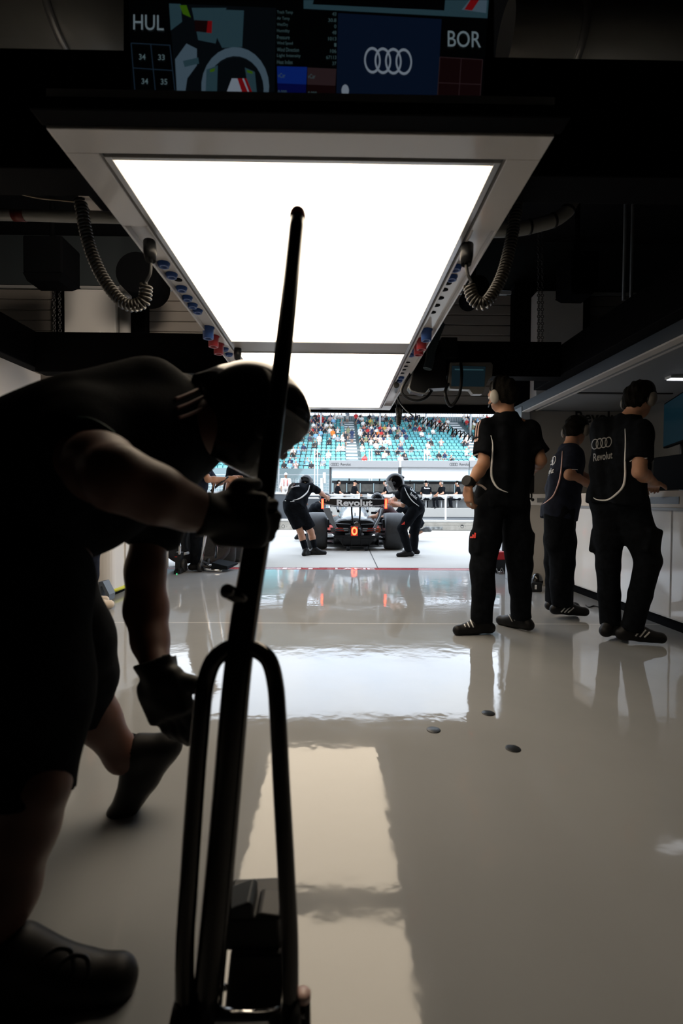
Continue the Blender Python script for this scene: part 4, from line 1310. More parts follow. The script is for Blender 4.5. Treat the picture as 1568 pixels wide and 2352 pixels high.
MB().ell((p.x+0.045, p.y+0.1, 0.10), (0.06, 0.07, 0.085), None, 16, 10).build('dome', mat('dome_black', (0.01, 0.01, 0.01), 0.1), t)
MB().box((p.x-0.02, p.y-0.003, 0.03), (p.x+0.0, p.y+0.002, 0.075)).build('tag_mark', STRIPE, t)
cord([G(1345, 1391)+Vector((0, 0, 0.006)), G(1352, 1396)+Vector((0, 0, 0.006)), G(1362, 1393)+Vector((0, 0, 0.006)), G(1376, 1396)+Vector((0, 0, 0.006))], 0.006, 'thin black cable lying on the floor by the counter plinth')
t = thing('tool_trolley', 'red topped black tool trolley seen between the standing man\'s legs', 'trolley', G(1155, 1312))
d_ = 6.35
MB().prism([P(1136, 1286, d_), P(1140, 1268, d_), P(1163, 1268, d_), P(1168, 1286, d_)][::-1], (0, 0.3, 0)).build('lid', mat('trolley_red', (0.42, 0.012, 0.018), 0.4), t, bevel=0.01)
MB().prism([P(1134, 1312, d_), P(1134, 1286, d_), P(1174, 1286, d_), P(1174, 1312, d_)][::-1], (0, 0.35, 0)).build('case', BLKPL, t, bevel=0.01)
for px in (1140, 1168):
    q = P(px, 1312, d_+0.15)
    MB().lathe((q.x-0.02, q.y, 0.04), (1, 0, 0), [(0.04, 0), (0.04, 0.03)], 14).build('wheel', RUBBER, t)
MB().tube(spline([P(1140, 1306, d_-0.02), P(1146, 1318, d_-0.05), P(1152, 1305, d_-0.02), P(1158, 1320, d_-0.05)], 6), 0.007, 6).build('hanging_lead', MIDGREY, t)

# ================================================================== OUTSIDE
# low kerb wall along the pit lane
t = thing('kerb_wall', 'low pale concrete kerb wall along the far side of the pit lane', 'low wall', (0, 15.7, 0))
b = MB().box((-20, 15.7, 0.0), (20, 16.1, 0.16)).box((-20, 15.73, 0.16), (20, 16.1, 0.26))
b.build('kerb', BEIGEC, t, bevel=0.01)
MB().box((-20, 15.72, 0.26), (20, 16.1, 0.33)).build('ledge', mat('ledge_white', (0.34, 0.335, 0.32), 0.6), t, bevel=0.008)
for px in (650, 1061, 1260):
    for dx, r_ in ((0, 0.055), (-8, 0.018), (8, 0.018)):
        q = P(px+dx, 1209, 15.7)
        MB().lathe((q.x, 15.702, q.z), (0, -1, 0), [(r_, 0), (r_, 0.004), (r_*0.8, 0.004), (r_*0.75, 0.001), (0, 0.001)], 16).build('drain_hole', mat('hole_dark', (0.02, 0.022, 0.024), 0.8), t)
for a, c in ((972, 1016), (560, 600), (1150, 1200)):
    q0 = P(a, 1208, 15.7); q1 = P(c, 1214, 15.7)
    g = MB()
    g.box((q0.x, 15.69, 0.03), (q1.x, 15.705, 0.12))
    g.build('grate', mat('grate_grey', (0.16, 0.17, 0.17), 0.6, noise=0.6, nscale=14), t)

# ------------------------------------------------------------------ pit wall stand
D = 24.5
def px(x, y, d=D): return P(x, y, d)
PW = mat('stand_white', (0.50, 0.50, 0.495), 0.4)
PG = mat('stand_header_grey', (0.25, 0.25, 0.252), 0.4)
PD = mat('stand_dark', (0.03, 0.032, 0.035), 0.5)
t = thing('pit_stand', 'white roofed pit wall stand with monitors and ring logos', 'pit stand', (4.0, D, 0))
def slab(x0, y0, x1, y1, depth=0.06, d=D):
    a = px(x0, y1, d); c = px(x1, y0, d)
    return (a.x, d, a.z), (c.x, d+depth, c.z)
for x0, x1 in ((755, 915.5), (922.5, 1077), (1078.5, 1260)):
    MB().box(*slab(x0, 1058.5, x1, 1073, 2.2)).build('header_panel', PG, t, bevel=0.02)
MB().box(*slab(915.5, 1060, 922.5, 1073, 1.0, D+0.1)).build('header_joint', LGREY, t)
for x0, x1, y1 in ((762, 914.5, 1098.5), (922, 1075, 1103), (1079, 1260, 1104)):
    MB().box(*slab(x0, 1074, x1, y1, 0.05, D+0.15)).build('roof_screen', PW, t, bevel=0.01)
for x0, x1 in ((755.5, 761), (915.5, 921.5)):
    MB().box(*slab(x0, 1073, x1, 1104 if x0 > 900 else 1190, 0.3, D+0.12)).build('upright', PD, t)
for x0 in (800, 870, 940, 1010, 1090, 1160):
    MB().box(*slab(x0, 1095, x0+3, 1140, 0.12, D+1.3)).build('upright', PD, t)
b = MB().box(*slab(762, 1107.5, 1260, 1109.5, 0.1, D+1.35)).box(*slab(762, 1134, 1260, 1138, 0.1, D+1.35))
b.build('monitor_rail', PD, t)
SCRM = mat('stand_screen', (0.05, 0.052, 0.05), 0.2, spec=0.5, noise=0.8, nscale=4, emit=0.09, ecol=(1, 1, 0.95))
x = 766
while x < 1240:
    c = MB().box(*slab(x, 1109.5, x+29, 1133, 0.08, D+1.3)).build('monitor', PD, t)
    MB().box(*slab(x+1.5, 1112, x+27.5, 1129, 0.005, D+1.294)).build('screen', SCRM, c)
    x += 31
MB().box(*slab(760, 1138, 1260, 1142, 0.9, D+0.85)).build('desk', PW, t, bevel=0.01)
MB().box(*slab(760, 1142, 1260, 1168, 0.1, D+1.3)).build('desk_front', mat('desk_grey', (0.22, 0.225, 0.225), 0.5), t)
for xx in (800, 850, 905, 960, 1022, 1080):
    MB().box(*slab(xx, 1144, xx+1, 1166, 0.01, D+1.29)).build('panel_joint', MIDGREY, t)
MB().box(*slab(755, 1168.5, 1260, 1186, 2.2)).build('platform', mat('platform_white', (0.27, 0.268, 0.255), 0.5), t, bevel=0.01)
MB().box(*slab(755, 1186, 1260, 1194, 2.0, D+0.05)).build('plinth', MIDGREY, t)
for x0 in (759, 1032):
    q = MB(); e = D-0.004
    ring_logo(q, quadmap(px(x0, 1070.2, e), px(x0+19.5, 1070.2, e), px(x0+19.5, 1063.2, e), px(x0, 1063.2, e)), 0.13)
    text_on(q, 'Revolut', quadmap(px(x0+23, 1069.4, e), px(x0+46.5, 1069.4, e), px(x0+46.5, 1063.4, e), px(x0+23, 1063.4, e)), 0.015)
    q.build('logo_lettering', mat('letter_dark_grey', (0.03, 0.03, 0.032), 0.5), t)
PLZ = px(900, 1168.5).z
# handrails in front
def rail(pts, r, label):
    return tag(MB().tube(spline([px(x, y, 23.6) for x, y in pts], 8), r, 8).build('handrail', PW), label, 'handrail')
rail([(1023, 1197.5), (1023, 1150), (1024, 1142), (1030, 1138), (1060, 1138), (1120, 1138.5), (1180, 1139)], 0.05, 'white tubular handrail before the right half of pit stand')
t = thing('handrail', 'white double bar handrail low at the left of pit stand behind the car', 'handrail', px(790, 1180, 23.6))
for y in (1137, 1144):
    MB().tube([px(690, y, 23.6), px(826, y, 23.6)], 0.035, 8).build('bar', PW, t)
for x in (692, 756, 824):
    MB().tube([px(x, 1194, 23.6), px(x, 1137, 23.6)], 0.035, 8).build('post', PW, t)

# stools on the platform
def stool(xp, label, first=[None]):
    c = px(xp, 1168, D+0.35); c.z = PLZ
    if first[0] is None:
        t = thing('bar_stool', label, 'stool', c, 'white stools on the pit stand')
        q = MB(); vs = []; fs = []
        secs = []
        for k, (yy, zz, w_) in enumerate(((-0.30, 0.72, 0.24), (-0.26, 0.55, 0.25), (-0.16, 0.46, 0.24), (0.05, 0.44, 0.24), (0.22, 0.45, 0.22))):
            secs.append([c+Vector((dx*w_, yy, zz+0.05*dx*dx)) for dx in (-1, -0.6, 0, 0.6, 1)] + [c+Vector((dx*w_, yy+0.012, zz+0.05*dx*dx-0.03)) for dx in (1, 0.6, 0, -0.6, -1)])
        q.loft(secs)
        q.build('seat_shell', PW, t)
        MB().tube([c+Vector((0, 0, 0)), c+Vector((0, 0, 0.43))], 0.035, 10).build('post', PW, t)
        MB().lathe(c, (0, 0, 1), [(0.2, 0), (0.19, 0.015), (0.04, 0.03)], 18).build('foot', PW, t)
        first[0] = t
        return t
    return dup(first[0], c, label=label)
for xp, lab in ((777, 'white stool at the left end of pit stand under a seated man'), (815, 'white stool second from the left end of pit stand'), (853, 'empty white stool seen above the race car wing'), (889, 'white stool behind the helmeted mechanic right of car'), (978, 'white stool under the man seated with his back turned'), (1013, 'white stool under the man turned to face the garage'), (1048, 'white stool beside the tall standing man\'s wrist')):
    stool(xp, lab)

# dark wall and fence left of the stand
t = thing('barrier_wall', 'dark grey barrier wall with white top rail left of pit stand', 'barrier', (-4, 24.4, 0))
a = px(300, 1190, 24.4); c = px(748, 1136, 24.4)
MB().box((-14, 24.4, 0.0), (c.x, 24.7, c.z)).build('wall_panel', mat('barrier_dark', (0.035, 0.04, 0.046), 0.5), t)
MB().box((-14, 24.36, c.z), (c.x, 24.72, c.z+0.08)).build('top_rail', PW, t, bevel=0.01)
t = thing('debris_fence', 'tall white post and wire debris fence before the grandstand', 'fence', (2, 28.5, 0))
FD = 28.5
fp = mat('fence_white', (0.42, 0.43, 0.44), 0.4)
for xx in (560, 640, 722.5, 729, 848, 853.5, 974.5, 981, 1098, 1104):
    MB().tube([px(xx, 1200, FD), px(xx, 1031, FD)], 0.034, 8).build('post', fp, t)
for y in (1033, 1051, 1090, 1130):
    MB().tube([px(420, y, FD), px(1260, y+2, FD)], 0.016, 8).build('rail', fp, t)
q = MB()
z0, z1 = 0.0, px(800, 1033, FD).z
xs = np.arange(px(420, 1100, FD).x, px(756, 1100, FD).x, 0.16)
for xx in xs: q.tube([(xx, FD, z0), (xx, FD, z0+2.2)], 0.011, 4, False)
for zz in np.arange(z0, z0+2.2, 0.16): q.tube([(xs[0], FD, zz), (xs[-1], FD, zz)], 0.011, 4, False)
tag(q.build('wire_mesh', fp, t), kind=None)
for xx, y0, y1 in ((735, 1098, 1128), (741, 1085, 1110), (700, 1100, 1130)):
    MB().box(*slab(xx, y0, xx+7, y1, 0.06, FD-0.1)).build('sign_board', PW, t)

# ------------------------------------------------------------------ grandstand
GY0, GZ0, TR, RI, NR = 44.0, 2.9, 1.0, 0.44, 19
GX0, GX1 = -14.0, 25.0
stairs = ((1.05, 2.25), (14.4, 15.6))
b = MB()
for r_ in range(NR):
    y = GY0+r_*TR; z = GZ0+r_*RI
    b.box((GX0, y, z-RI*2), (GX1, y+TR, z))
b.box((GX0, GY0+NR*TR, 0), (GX1, GY0+NR*TR+3.0, GZ0+NR*RI))
b.box((GX0, GY0-0.15, 0.0), (GX1, GY0, GZ0+0.9))
struct('grandstand_terrace', b, mat('terrace_grey', (0.14, 0.19, 0.20), 0.7))
for x0, x1 in stairs:
    b = MB()
    for r_ in range(NR):
        y = GY0+r_*TR; z = GZ0+r_*RI
        b.box((x0, y, z), (x1, y+TR*0.5, z+0.02)).box((x0, y+TR*0.5, z), (x1, y+TR, z+RI*0.5))
    struct('grandstand_stair', b, mat('stair_white', (0.78, 0.78, 0.78), 0.6))
YT = GY0+NR*TR; ZT = GZ0+NR*RI
b = MB()
for xx in np.arange(GX0, GX1, 0.22):
    b.box((xx, YT+0.3, ZT), (xx+0.07, YT+0.36, ZT+1.25))
b.box((GX0, YT+0.28, ZT+1.2), (GX1, YT+0.4, ZT+1.3))
tag(b.build('picket_railing', mat('railing_grey', (0.50, 0.52, 0.54), 0.5)), 'pale picket railing along the top row of the grandstand', 'railing')
for k, xx in enumerate((-9.5, -1.8, 5.2, 10.7, 16.0, 21.5)):
    b = MB().tube([(xx, YT-5.0, ZT-6*RI), (xx, YT-5.0, 13.9)], 0.12, 10)
    tag(b.build('roof_post', PW), None, None, kind='structure')
struct('grandstand_roof', MB().hexa([(GX0-20, 49.0, 14.1), (GX1+20, 49.0, 14.1), (GX1+20, 68.5, 13.6), (GX0-20, 68.5, 13.6), (GX0-20, 49.0, 14.4), (GX1+20, 49.0, 14.4), (GX1+20, 68.5, 13.9), (GX0-20, 68.5, 13.9)]), mat('roof_grey', (0.45, 0.46, 0.48), 0.6))
struct('grandstand_back', MB().box((GX0-20, 69.0, 0), (GX1+20, 69.3, 12.9)), mat('terrace_grey', (0.14, 0.19, 0.20), 0.7))

TEAL = mat('seat_teal', (0.09, 0.34, 0.36), 0.5)
def seat_parts(b, x, y, z):
    b.box((x-0.20, y+0.16, z+0.40), (x+0.20, y+0.54, z+0.44))
    b.hexa([(x-0.215, y+0.54, z+0.54), (x+0.215, y+0.54, z+0.54), (x+0.215, y+0.60, z+0.54), (x-0.215, y+0.60, z+0.54),
            (x-0.19, y+0.62, z+0.80), (x+0.19, y+0.62, z+0.80), (x+0.19, y+0.67, z+0.80), (x-0.19, y+0.67, z+0.80)])
    b.box((x-0.05, y+0.48, z), (x+0.05, y+0.58, z+0.56))
seats = []
for r_ in range(NR):
    y = GY0+r_*TR; z = GZ0+r_*RI
    n = int((GX1-GX0)/0.5)
    for i in range(n):
        x = GX0+0.25+i*0.5
        if any(x0-0.2 < x < x1+0.2 for x0, x1 in stairs): continue
        v = Vector((x, y, z+0.6))-CAM
        d = v.dot(_fwd); u = 784+F*v.dot(_rt)/d; w_ = 1176-F*v.dot(_up)/d
        if u < 470 or u > 1210: continue
        seats.append((x, y, z, u, w_, r_))
occ = {}
rng = random.Random(11)
shown = []
for sidx, (x, y, z, u, w_, r_) in enumerate(seats):
    hidden = (w_ > 1066 and u > 745) or u < 636 or u > 1125 or (w_ < 946)
    if hidden: continue
    # crowd densities read off the photo
    p = 0.10
    if w_ < 985: p = 0.26
    if 700 < u < 800 and w_ < 1015: p = 0.42
    if 812 < u < 900 and 985 < w_ < 1020: p = 0.55
    if 905 < u < 1030 and w_ < 1000: p = 0.30
    if 1060 < u and w_ < 1020: p = 0.5
    if 930 < u < 1055 and 1010 < w_ < 1030: p = 0.04
    if 880 < u < 940 and w_ > 1020: p = 0.24
    if u < 700: p = 0.22
    if 800 < u < 880 and 1022 < w_: p = 0.06
    if rng.random() < p*1.45: occ[sidx] = True
    else: shown.append(sidx)
proto = MB(); seat_parts(proto, 0, 0, 0)
po = proto.build('stadium_seat', TEAL)
tag(po, 'empty teal folding seat in the grandstand rows', 'seat', 'empty teal seats in the grandstand')
SO = Vector(ORG[po.name])
shown.sort(key=lambda i: (seats[i][1], abs(seats[i][3]-800)))
first = True
single = set(shown[:300])
for i in shown[:300]:
    x, y, z = seats[i][:3]
    o = po if first else po.copy()
    if not first: COL.objects.link(o)
    first = False
    o.location = SO+Vector((x, y, z))
b = MB()
for i, s_ in enumerate(seats):
    if i not in single: seat_parts(b, *s_[:3])
tag(b.build('stadium_seats', TEAL), 'remaining rows of teal folding seats filling the grandstand', 'seats', kind='stuff')

# ------------------------------------------------------------------ spectators
def spectator_mesh(pose):
    S = SDF((-0.4, -0.65, -0.05), (0.4, 0.45, 1.95), 0.05)
    if pose == 'stand':
        hip = 0.92
        for sx in (-1, 1):
            S.cone((sx*0.09, 0, hip), (sx*0.10, 0, 0.06), 0.10, 0.06, 0.04)
            S.cone((sx*0.10, 0, 0.05), (sx*0.10, -0.14, 0.04), 0.055, 0.05, 0.03)
    else:
        hip = 0.52
        for sx in (-1, 1):
            S.cone((sx*0.09, 0.22, hip), (sx*0.12, -0.22, 0.52), 0.10, 0.08, 0.04)
            S.cone((sx*0.12, -0.22, 0.50), (sx*0.11, -0.20, 0.08), 0.075, 0.055, 0.04)
    by = 0.0 if pose == 'stand' else 0.22
    S.cone((0, by, hip+0.05), (0, by-0.02, hip+0.42), 0.165, 0.17, 0.06)
    S.cone((-0.16, by, hip+0.48), (0.16, by, hip+0.48), 0.09, 0.09, 0.06)
    for sx in (-1, 1):
        if pose == 'arms_up':
            S.chain([(sx*0.22, by, hip+0.48), (sx*0.28, by-0.22, hip+0.32), (sx*0.10, by-0.34, hip+0.56)], [0.06, 0.055, 0.045], 0.03)
        elif pose == 'stand':
            S.chain([(sx*0.22, by, hip+0.48), (sx*0.27, by, hip+0.2), (sx*0.24, by-0.06, hip-0.06)], [0.06, 0.055, 0.045], 0.03)
        else:
            S.chain([(sx*0.22, by, hip+0.48), (sx*0.27, by-0.06, hip+0.22), (sx*0.12, by-0.32, hip+0.14)], [0.06, 0.055, 0.045], 0.03)
    S.cone((0, by, hip+0.5), (0, by-0.02, hip+0.64), 0.06, 0.06, 0.03)
    S.ell((0, by-0.03, hip+0.73), (0.088, 0.105, 0.13), None, 0.01)
    v, q = S.mesh()
    return v*0.92, q, hip*0.92, by*0.92
CROWD = {
 'white': (0.80, 0.78, 0.75), 'black': (0.02, 0.021, 0.025), 'navy': (0.02, 0.035, 0.09), 'red': (0.55, 0.03, 0.03), 'grey': (0.28, 0.30, 0.33),
 'orange': (0.85, 0.20, 0.03), 'sky blue': (0.25, 0.50, 0.75), 'pale pink': (0.75, 0.50, 0.46), 'yellow': (0.72, 0.52, 0.08), 'olive': (0.22, 0.22, 0.12)}
PANTS = [(0.03, 0.035, 0.05), (0.25, 0.23, 0.20), (0.5, 0.48, 0.45), (0.06, 0.08, 0.14)]
sp_cache = {}
skm = mat('crowd_skin', (0.45, 0.26, 0.18), 0.6)
poses = {p_: spectator_mesh(p_) for p_ in ('sit', 'arms_up', 'stand')}
def spectator(pose, colour, pant, hairc, where, rz, label, group=None):
    key = (pose, colour, pant, hairc)
    if key not in sp_cache:
        v, q, hip, by = poses[pose]
        c = v[q].mean(1)
        mi = np.zeros(len(q), dtype=np.int32)
        mi[c[:, 2] < hip+0.02] = 1
        head = c[:, 2] > hip+0.56
        mi[head] = 2
        mi[head & ((c[:, 2] > hip+0.79) | (c[:, 1] > by+0.02))] = 3
        if pose != 'stand':
            mi[(np.abs(c[:, 0]) < 0.30) & (c[:, 1] < by-0.2) & (c[:, 2] > hip+0.09)] = 2
            mi[(c[:, 2] < 0.42) & (c[:, 2] > 0.12)] = 2 if pant % 2 else 1
        else:
            mi[(np.abs(c[:, 0]) > 0.20) & (c[:, 2] < hip+0.24) & (c[:, 2] > hip-0.2)] = 2
            mi[(c[:, 2] < 0.5) & (c[:, 2] > 0.1)] = 2
        ms = [mat('top_'+colour.replace(' ', '_'), CROWD[colour], 0.8), mat('pants_%d' % pant, PANTS[pant], 0.8), skm,
              mat('hair_%d' % hairc, [(0.02, 0.016, 0.012), (0.75, 0.74, 0.72), (0.10, 0.06, 0.035), (0.45, 0.03, 0.03)][hairc], 0.7)]
        n = len(q)
        off = Vector(where)
        o = link_mesh('spectator', v, q.ravel(), np.arange(n)*4, np.full(n, 4), ms, None, np.ones(n, dtype=bool), mi)
        sp_cache[key] = (o, ORG[o.name].copy())
        base = sp_cache[key][1]
    else:
        src, base = sp_cache[key]
        o = src.copy(); COL.objects.link(o)
    o.location = Vector(where)+Matrix.Rotation(rz, 3, 'Z') @ base
    o.rotation_euler = (0, 0, rz)
    tag(o, label, 'spectator', group)
    return o
names = ['white']*36+['black']*26+['navy']*18+['red']*9+['grey']*9+['orange']*2+['sky blue']*5+['pale pink']*5+['yellow']*1+['olive']*3
for i in list(occ):
    x, y, z, u, w_, r_ = seats[i]
    c = rng.choice(names)
    spectator(rng.choice(('sit', 'sit', 'arms_up')), c, rng.randrange(4), rng.choice((0, 0, 1, 2, 3)), (x, y+0.12, z), rng.uniform(-0.5, 0.5),
              'seated spectator in a %s top among the teal grandstand seats' % c, 'seated spectators in %s tops' % c)
def on_row(u, r_, dy=0.3):
    y = GY0+r_*TR+dy
    return (P(u, 1000, y).x, y, GZ0+r_*RI)
spectator('stand', 'navy', 3, 0, on_row(808, 10), 3.0, 'standing spectator in navy walking on the middle grandstand stair')
spectator('stand', 'olive', 1, 2, on_row(799, 11), 2.8, 'standing spectator in olive on the middle grandstand stair')
spectator('stand', 'black', 0, 1, on_row(793, 9), -0.3, 'standing spectator in black at the left edge of middle stair')
spectator('stand', 'red', 0, 0, on_row(817, 17), 0.1, 'standing spectator in red high at the top of middle stair')
spectator('stand', 'orange', 0, 0, on_row(764, 10), 0.2, 'standing spectator in orange left of the middle stair')
spectator('stand', 'grey', 2, 2, on_row(797, 18), 0.0, 'standing spectator in grey by the picket railing')
spectator('stand', 'white', 2, 1, on_row(733, 8), 0.4, 'standing spectator in white in the rows left of middle stair')
spectator('stand', 'sky blue', 2, 0, on_row(923, 8), 0.4, 'standing spectator in sky blue in the nearly empty rows')
spectator('stand', 'white', 0, 0, on_row(1073, 8), 0.4, 'standing spectator in white on the right grandstand stair')

# ================================================================== RACE CAR (rear towards the garage)
CX0, CY0 = 0.395, 9.49
t = car = thing('race_car', 'black and silver open wheel race car seen from behind with red lights lit', 'race car', (CX0, CY0, 0))
def K(x, y, z): return Vector((CX0+x, CY0+y, z))
def sec(y, half, z0, z1, n=16, p=2.6, xo=0.0):
    """super-ellipse section of the bodywork"""
    out = []
    for k in range(n):
        a = 2*math.pi*k/n
        ca, sa = math.cos(a), math.sin(a)
        out.append(K(xo+half*math.copysign(abs(ca)**(2/p), ca), y, (z0+z1)/2+(z1-z0)/2*math.copysign(abs(sa)**(2/p), sa)))
    return out
def wheel(x, y, w_, R, name, inner):
    wt = MB()
    h = w_/2
    prof = [(R*0.64, -h*0.86), (R*0.80, -h*0.98), (R*0.93, -h*0.94), (R*0.985, -h*0.78), (R, -h*0.45), (R, h*0.45), (R*0.985, h*0.78), (R*0.93, h*0.94), (R*0.80, h*0.98), (R*0.64, h*0.86)]
    wt.lathe(K(x, y, R), (1, 0, 0), prof, 48)
    o = wt.build(name, RUBBER, car)
    s_ = 1 if x > 0 else -1
    rm = MB()
    rm.lathe(K(x, y, R), (s_, 0, 0), [(R*0.64, h*0.80), (R*0.60, h*0.84), (R*0.52, h*0.5), (R*0.18, h*0.55), (R*0.12, h*0.75), (0, h*0.75)], 32)
    rm.build('rim', CARBON, o)
    rm = MB().lathe(K(x, y, R), (-s_, 0, 0), [(R*0.62, h*0.80), (R*0.50, h*0.6), (R*0.2, h*0.5), (0, h*0.5)], 32)
    rm.build('brake_duct', CARBON, o)
for sx in (-1, 1):
    wheel(sx*0.745, 0.0, 0.40, 0.357, 'rear_tyre', True)
    wheel(sx*0.80, 3.4, 0.30, 0.35, 'front_tyre', True)
# floor, diffuser, gearbox and engine cover
b = MB()
b.hexa([K(-0.62, 0.4, 0.05), K(0.62, 0.4, 0.05), K(0.72, 2.4, 0.05), K(-0.72, 2.4, 0.05), K(-0.55, 0.4, 0.09), K(0.55, 0.4, 0.09), K(0.72, 2.4, 0.09), K(-0.72, 2.4, 0.09)])
b.build('floor_plate', CARBON, car)
df = MB()
df.hexa([K(-0.42, 0.5, 0.06), K(0.42, 0.5, 0.06), K(0.42, -0.36, 0.24), K(-0.42, -0.36, 0.24), K(-0.42, 0.5, 0.12), K(0.42, 0.5, 0.12), K(0.42, -0.36, 0.29), K(-0.42, -0.36, 0.29)])
for x in (-0.42, -0.25, -0.09, 0.09, 0.25, 0.42):
    df.hexa([K(x-0.006, 0.4, 0.05), K(x+0.006, 0.4, 0.05), K(x+0.006, -0.36, 0.10), K(x-0.006, -0.36, 0.10), K(x-0.006, 0.4, 0.12), K(x+0.006, 0.4, 0.12), K(x+0.006, -0.36, 0.28), K(x-0.006, -0.36, 0.28)])
df.hexa([K(-0.26, -0.30, 0.11), K(0.26, -0.30, 0.11), K(0.20, 0.3, 0.11), K(-0.20, 0.3, 0.11), K(-0.36, -0.34, 0.245), K(0.36, -0.34, 0.245), K(0.3, 0.3, 0.25), K(-0.3, 0.3, 0.25)])
df.build('diffuser', CARBON, car, bevel=0.003)
MB().loft([sec(-0.42, 0.075, 0.28, 0.42), sec(-0.1, 0.12, 0.2, 0.46), sec(0.5, 0.2, 0.12, 0.52)]).build('gearbox_cover', CARBON, car)
MB().loft([sec(0.05, 0.36, 0.40, 0.555, p=3.2), sec(0.5, 0.42, 0.3, 0.60, p=3), sec(1.2, 0.5, 0.12, 0.62, p=3), sec(2.2, 0.62, 0.1, 0.60, p=3)]).build('sidepods', CARBON, car)
MB().loft([sec(0.10, 0.10, 0.52, 0.60, p=2.2), sec(0.4, 0.26, 0.48, 0.66, p=2.0), sec(0.9, 0.34, 0.46, 0.74, p=1.7), sec(1.5, 0.30, 0.46, 0.93, p=1.6), sec(1.75, 0.16, 0.60, 0.96, p=2)]).build('engine_cover', SILVER, car)
MB().loft([[K(-0.008, 0.3, 0.60), K(0.008, 0.3, 0.60), K(0.008, 0.3, 0.70), K(-0.008, 0.3, 0.70)], [K(-0.02, 1.4, 0.85), K(0.02, 1.4, 0.85), K(0.02, 1.4, 0.97), K(-0.02, 1.4, 0.97)]], smooth=False).build('shark_fin', SILVER, car)
for sx in (-1, 1):
    MB().loft([sec(0.06, 0.12, 0.335, 0.415, xo=sx*0.235, p=3), sec(0.5, 0.15, 0.3, 0.42, xo=sx*0.30, p=3), sec(1.4, 0.18, 0.2, 0.42, xo=sx*0.42, p=3)]).build('side_fairing', REDCAR, car)
    MB().hexa([K(sx*0.14, 0.03, 0.345), K(sx*0.22, 0.03, 0.345), K(sx*0.22, 0.06, 0.345), K(sx*0.14, 0.06, 0.345), K(sx*0.14, 0.03, 0.405), K(sx*0.24, 0.03, 0.405), K(sx*0.24, 0.06, 0.405), K(sx*0.14, 0.06, 0.405)]).build('side_badge', LGREY, car)
    MB().cbox(K(sx*0.44, 0.02, 0.37), (0.10, 0.02, 0.09)).build('side_flap', mat('flap_orange', (0.75, 0.16, 0.06), 0.4) if sx > 0 else SILVER, car)
MB().tube([K(0.02, 0.35, 0.46), K(0.02, -0.30, 0.475)], [0.07, 0.062], 20, False).tube([K(0.02, -0.30, 0.475), K(0.02, -0.2, 0.473)], [0.056, 0.05], 20).build('exhaust_pipe', mat('exhaust_steel', (0.18, 0.16, 0.15), 0.3, metal=0.8), car)
# cockpit, halo and nose ahead of the engine cover
MB().loft([sec(1.6, 0.36, 0.1, 0.60, p=3), sec(2.6, 0.30, 0.12, 0.58, p=3), sec(3.6, 0.2, 0.18, 0.48, p=2.6), sec(4.5, 0.09, 0.16, 0.28, p=2.4)]).build('chassis', CARBON, car)
hp = spline([K(-0.33, 1.55, 0.70), K(-0.34, 2.0, 0.80), K(-0.2, 2.5, 0.84), K(0, 2.66, 0.83), K(0.2, 2.5, 0.84), K(0.34, 2.0, 0.80), K(0.33, 1.55, 0.70)], 6)
MB().tube(hp, 0.03, 10).tube([K(0, 2.66, 0.83), K(0, 2.95, 0.58)], 0.022, 8).build('halo', CARBON, car)
MB().hexa([K(-0.9, 4.2, 0.10), K(0.9, 4.2, 0.10), K(0.9, 4.7, 0.08), K(-0.9, 4.7, 0.08), K(-0.9, 4.2, 0.13), K(0.9, 4.2, 0.13), K(0.9, 4.7, 0.10), K(-0.9, 4.7, 0.10)]).build('front_wing', CARBON, car)
for sx in (-1, 1):
    MB().hexa([K(sx*0.56-0.09, 2.3, 0.62), K(sx*0.56+0.09, 2.3, 0.62), K(sx*0.56+0.09, 2.36, 0.62), K(sx*0.56-0.09, 2.36, 0.62), K(sx*0.56-0.09, 2.3, 0.68), K(sx*0.56+0.09, 2.3, 0.68), K(sx*0.56+0.09, 2.36, 0.68), K(sx*0.56-0.09, 2.36, 0.68)]).build('mirror', CARBON, car, bevel=0.01)
# suspension
for sx in (-1, 1):
    for a, c in ((K(sx*0.10, 0.25, 0.50), K(sx*0.60, 0.02, 0.50)), (K(sx*0.10, -0.15, 0.48), K(sx*0.60, -0.03, 0.49)), (K(sx*0.14, 0.30, 0.24), K(sx*0.60, 0.02, 0.20)), (K(sx*0.14, -0.1, 0.23), K(sx*0.60, -0.03, 0.19)), (K(sx*0.10, 0.1, 0.32), K(sx*0.6, 0.0, 0.35))):
        MB().tube([a, c], 0.016, 8).build('wishbone', CARBON, car)
    MB().cbox(K(sx*0.55, -0.05, 0.50), (0.08, 0.12, 0.16)).build('upright', CARBON, car, bevel=0.01)
    for q, zz in enumerate((0.22, 0.28, 0.33, 0.14)):
        MB().hexa([K(sx*0.46, -0.22, zz), K(sx*0.55, -0.2, zz), K(sx*0.55, 0.1, zz-0.02), K(sx*0.46, 0.1, zz-0.02), K(sx*0.46, -0.22, zz+0.012), K(sx*0.55, -0.2, zz+0.012), K(sx*0.55, 0.1, zz-0.008), K(sx*0.46, 0.1, zz-0.008)]).build('winglet', CARBON, car)
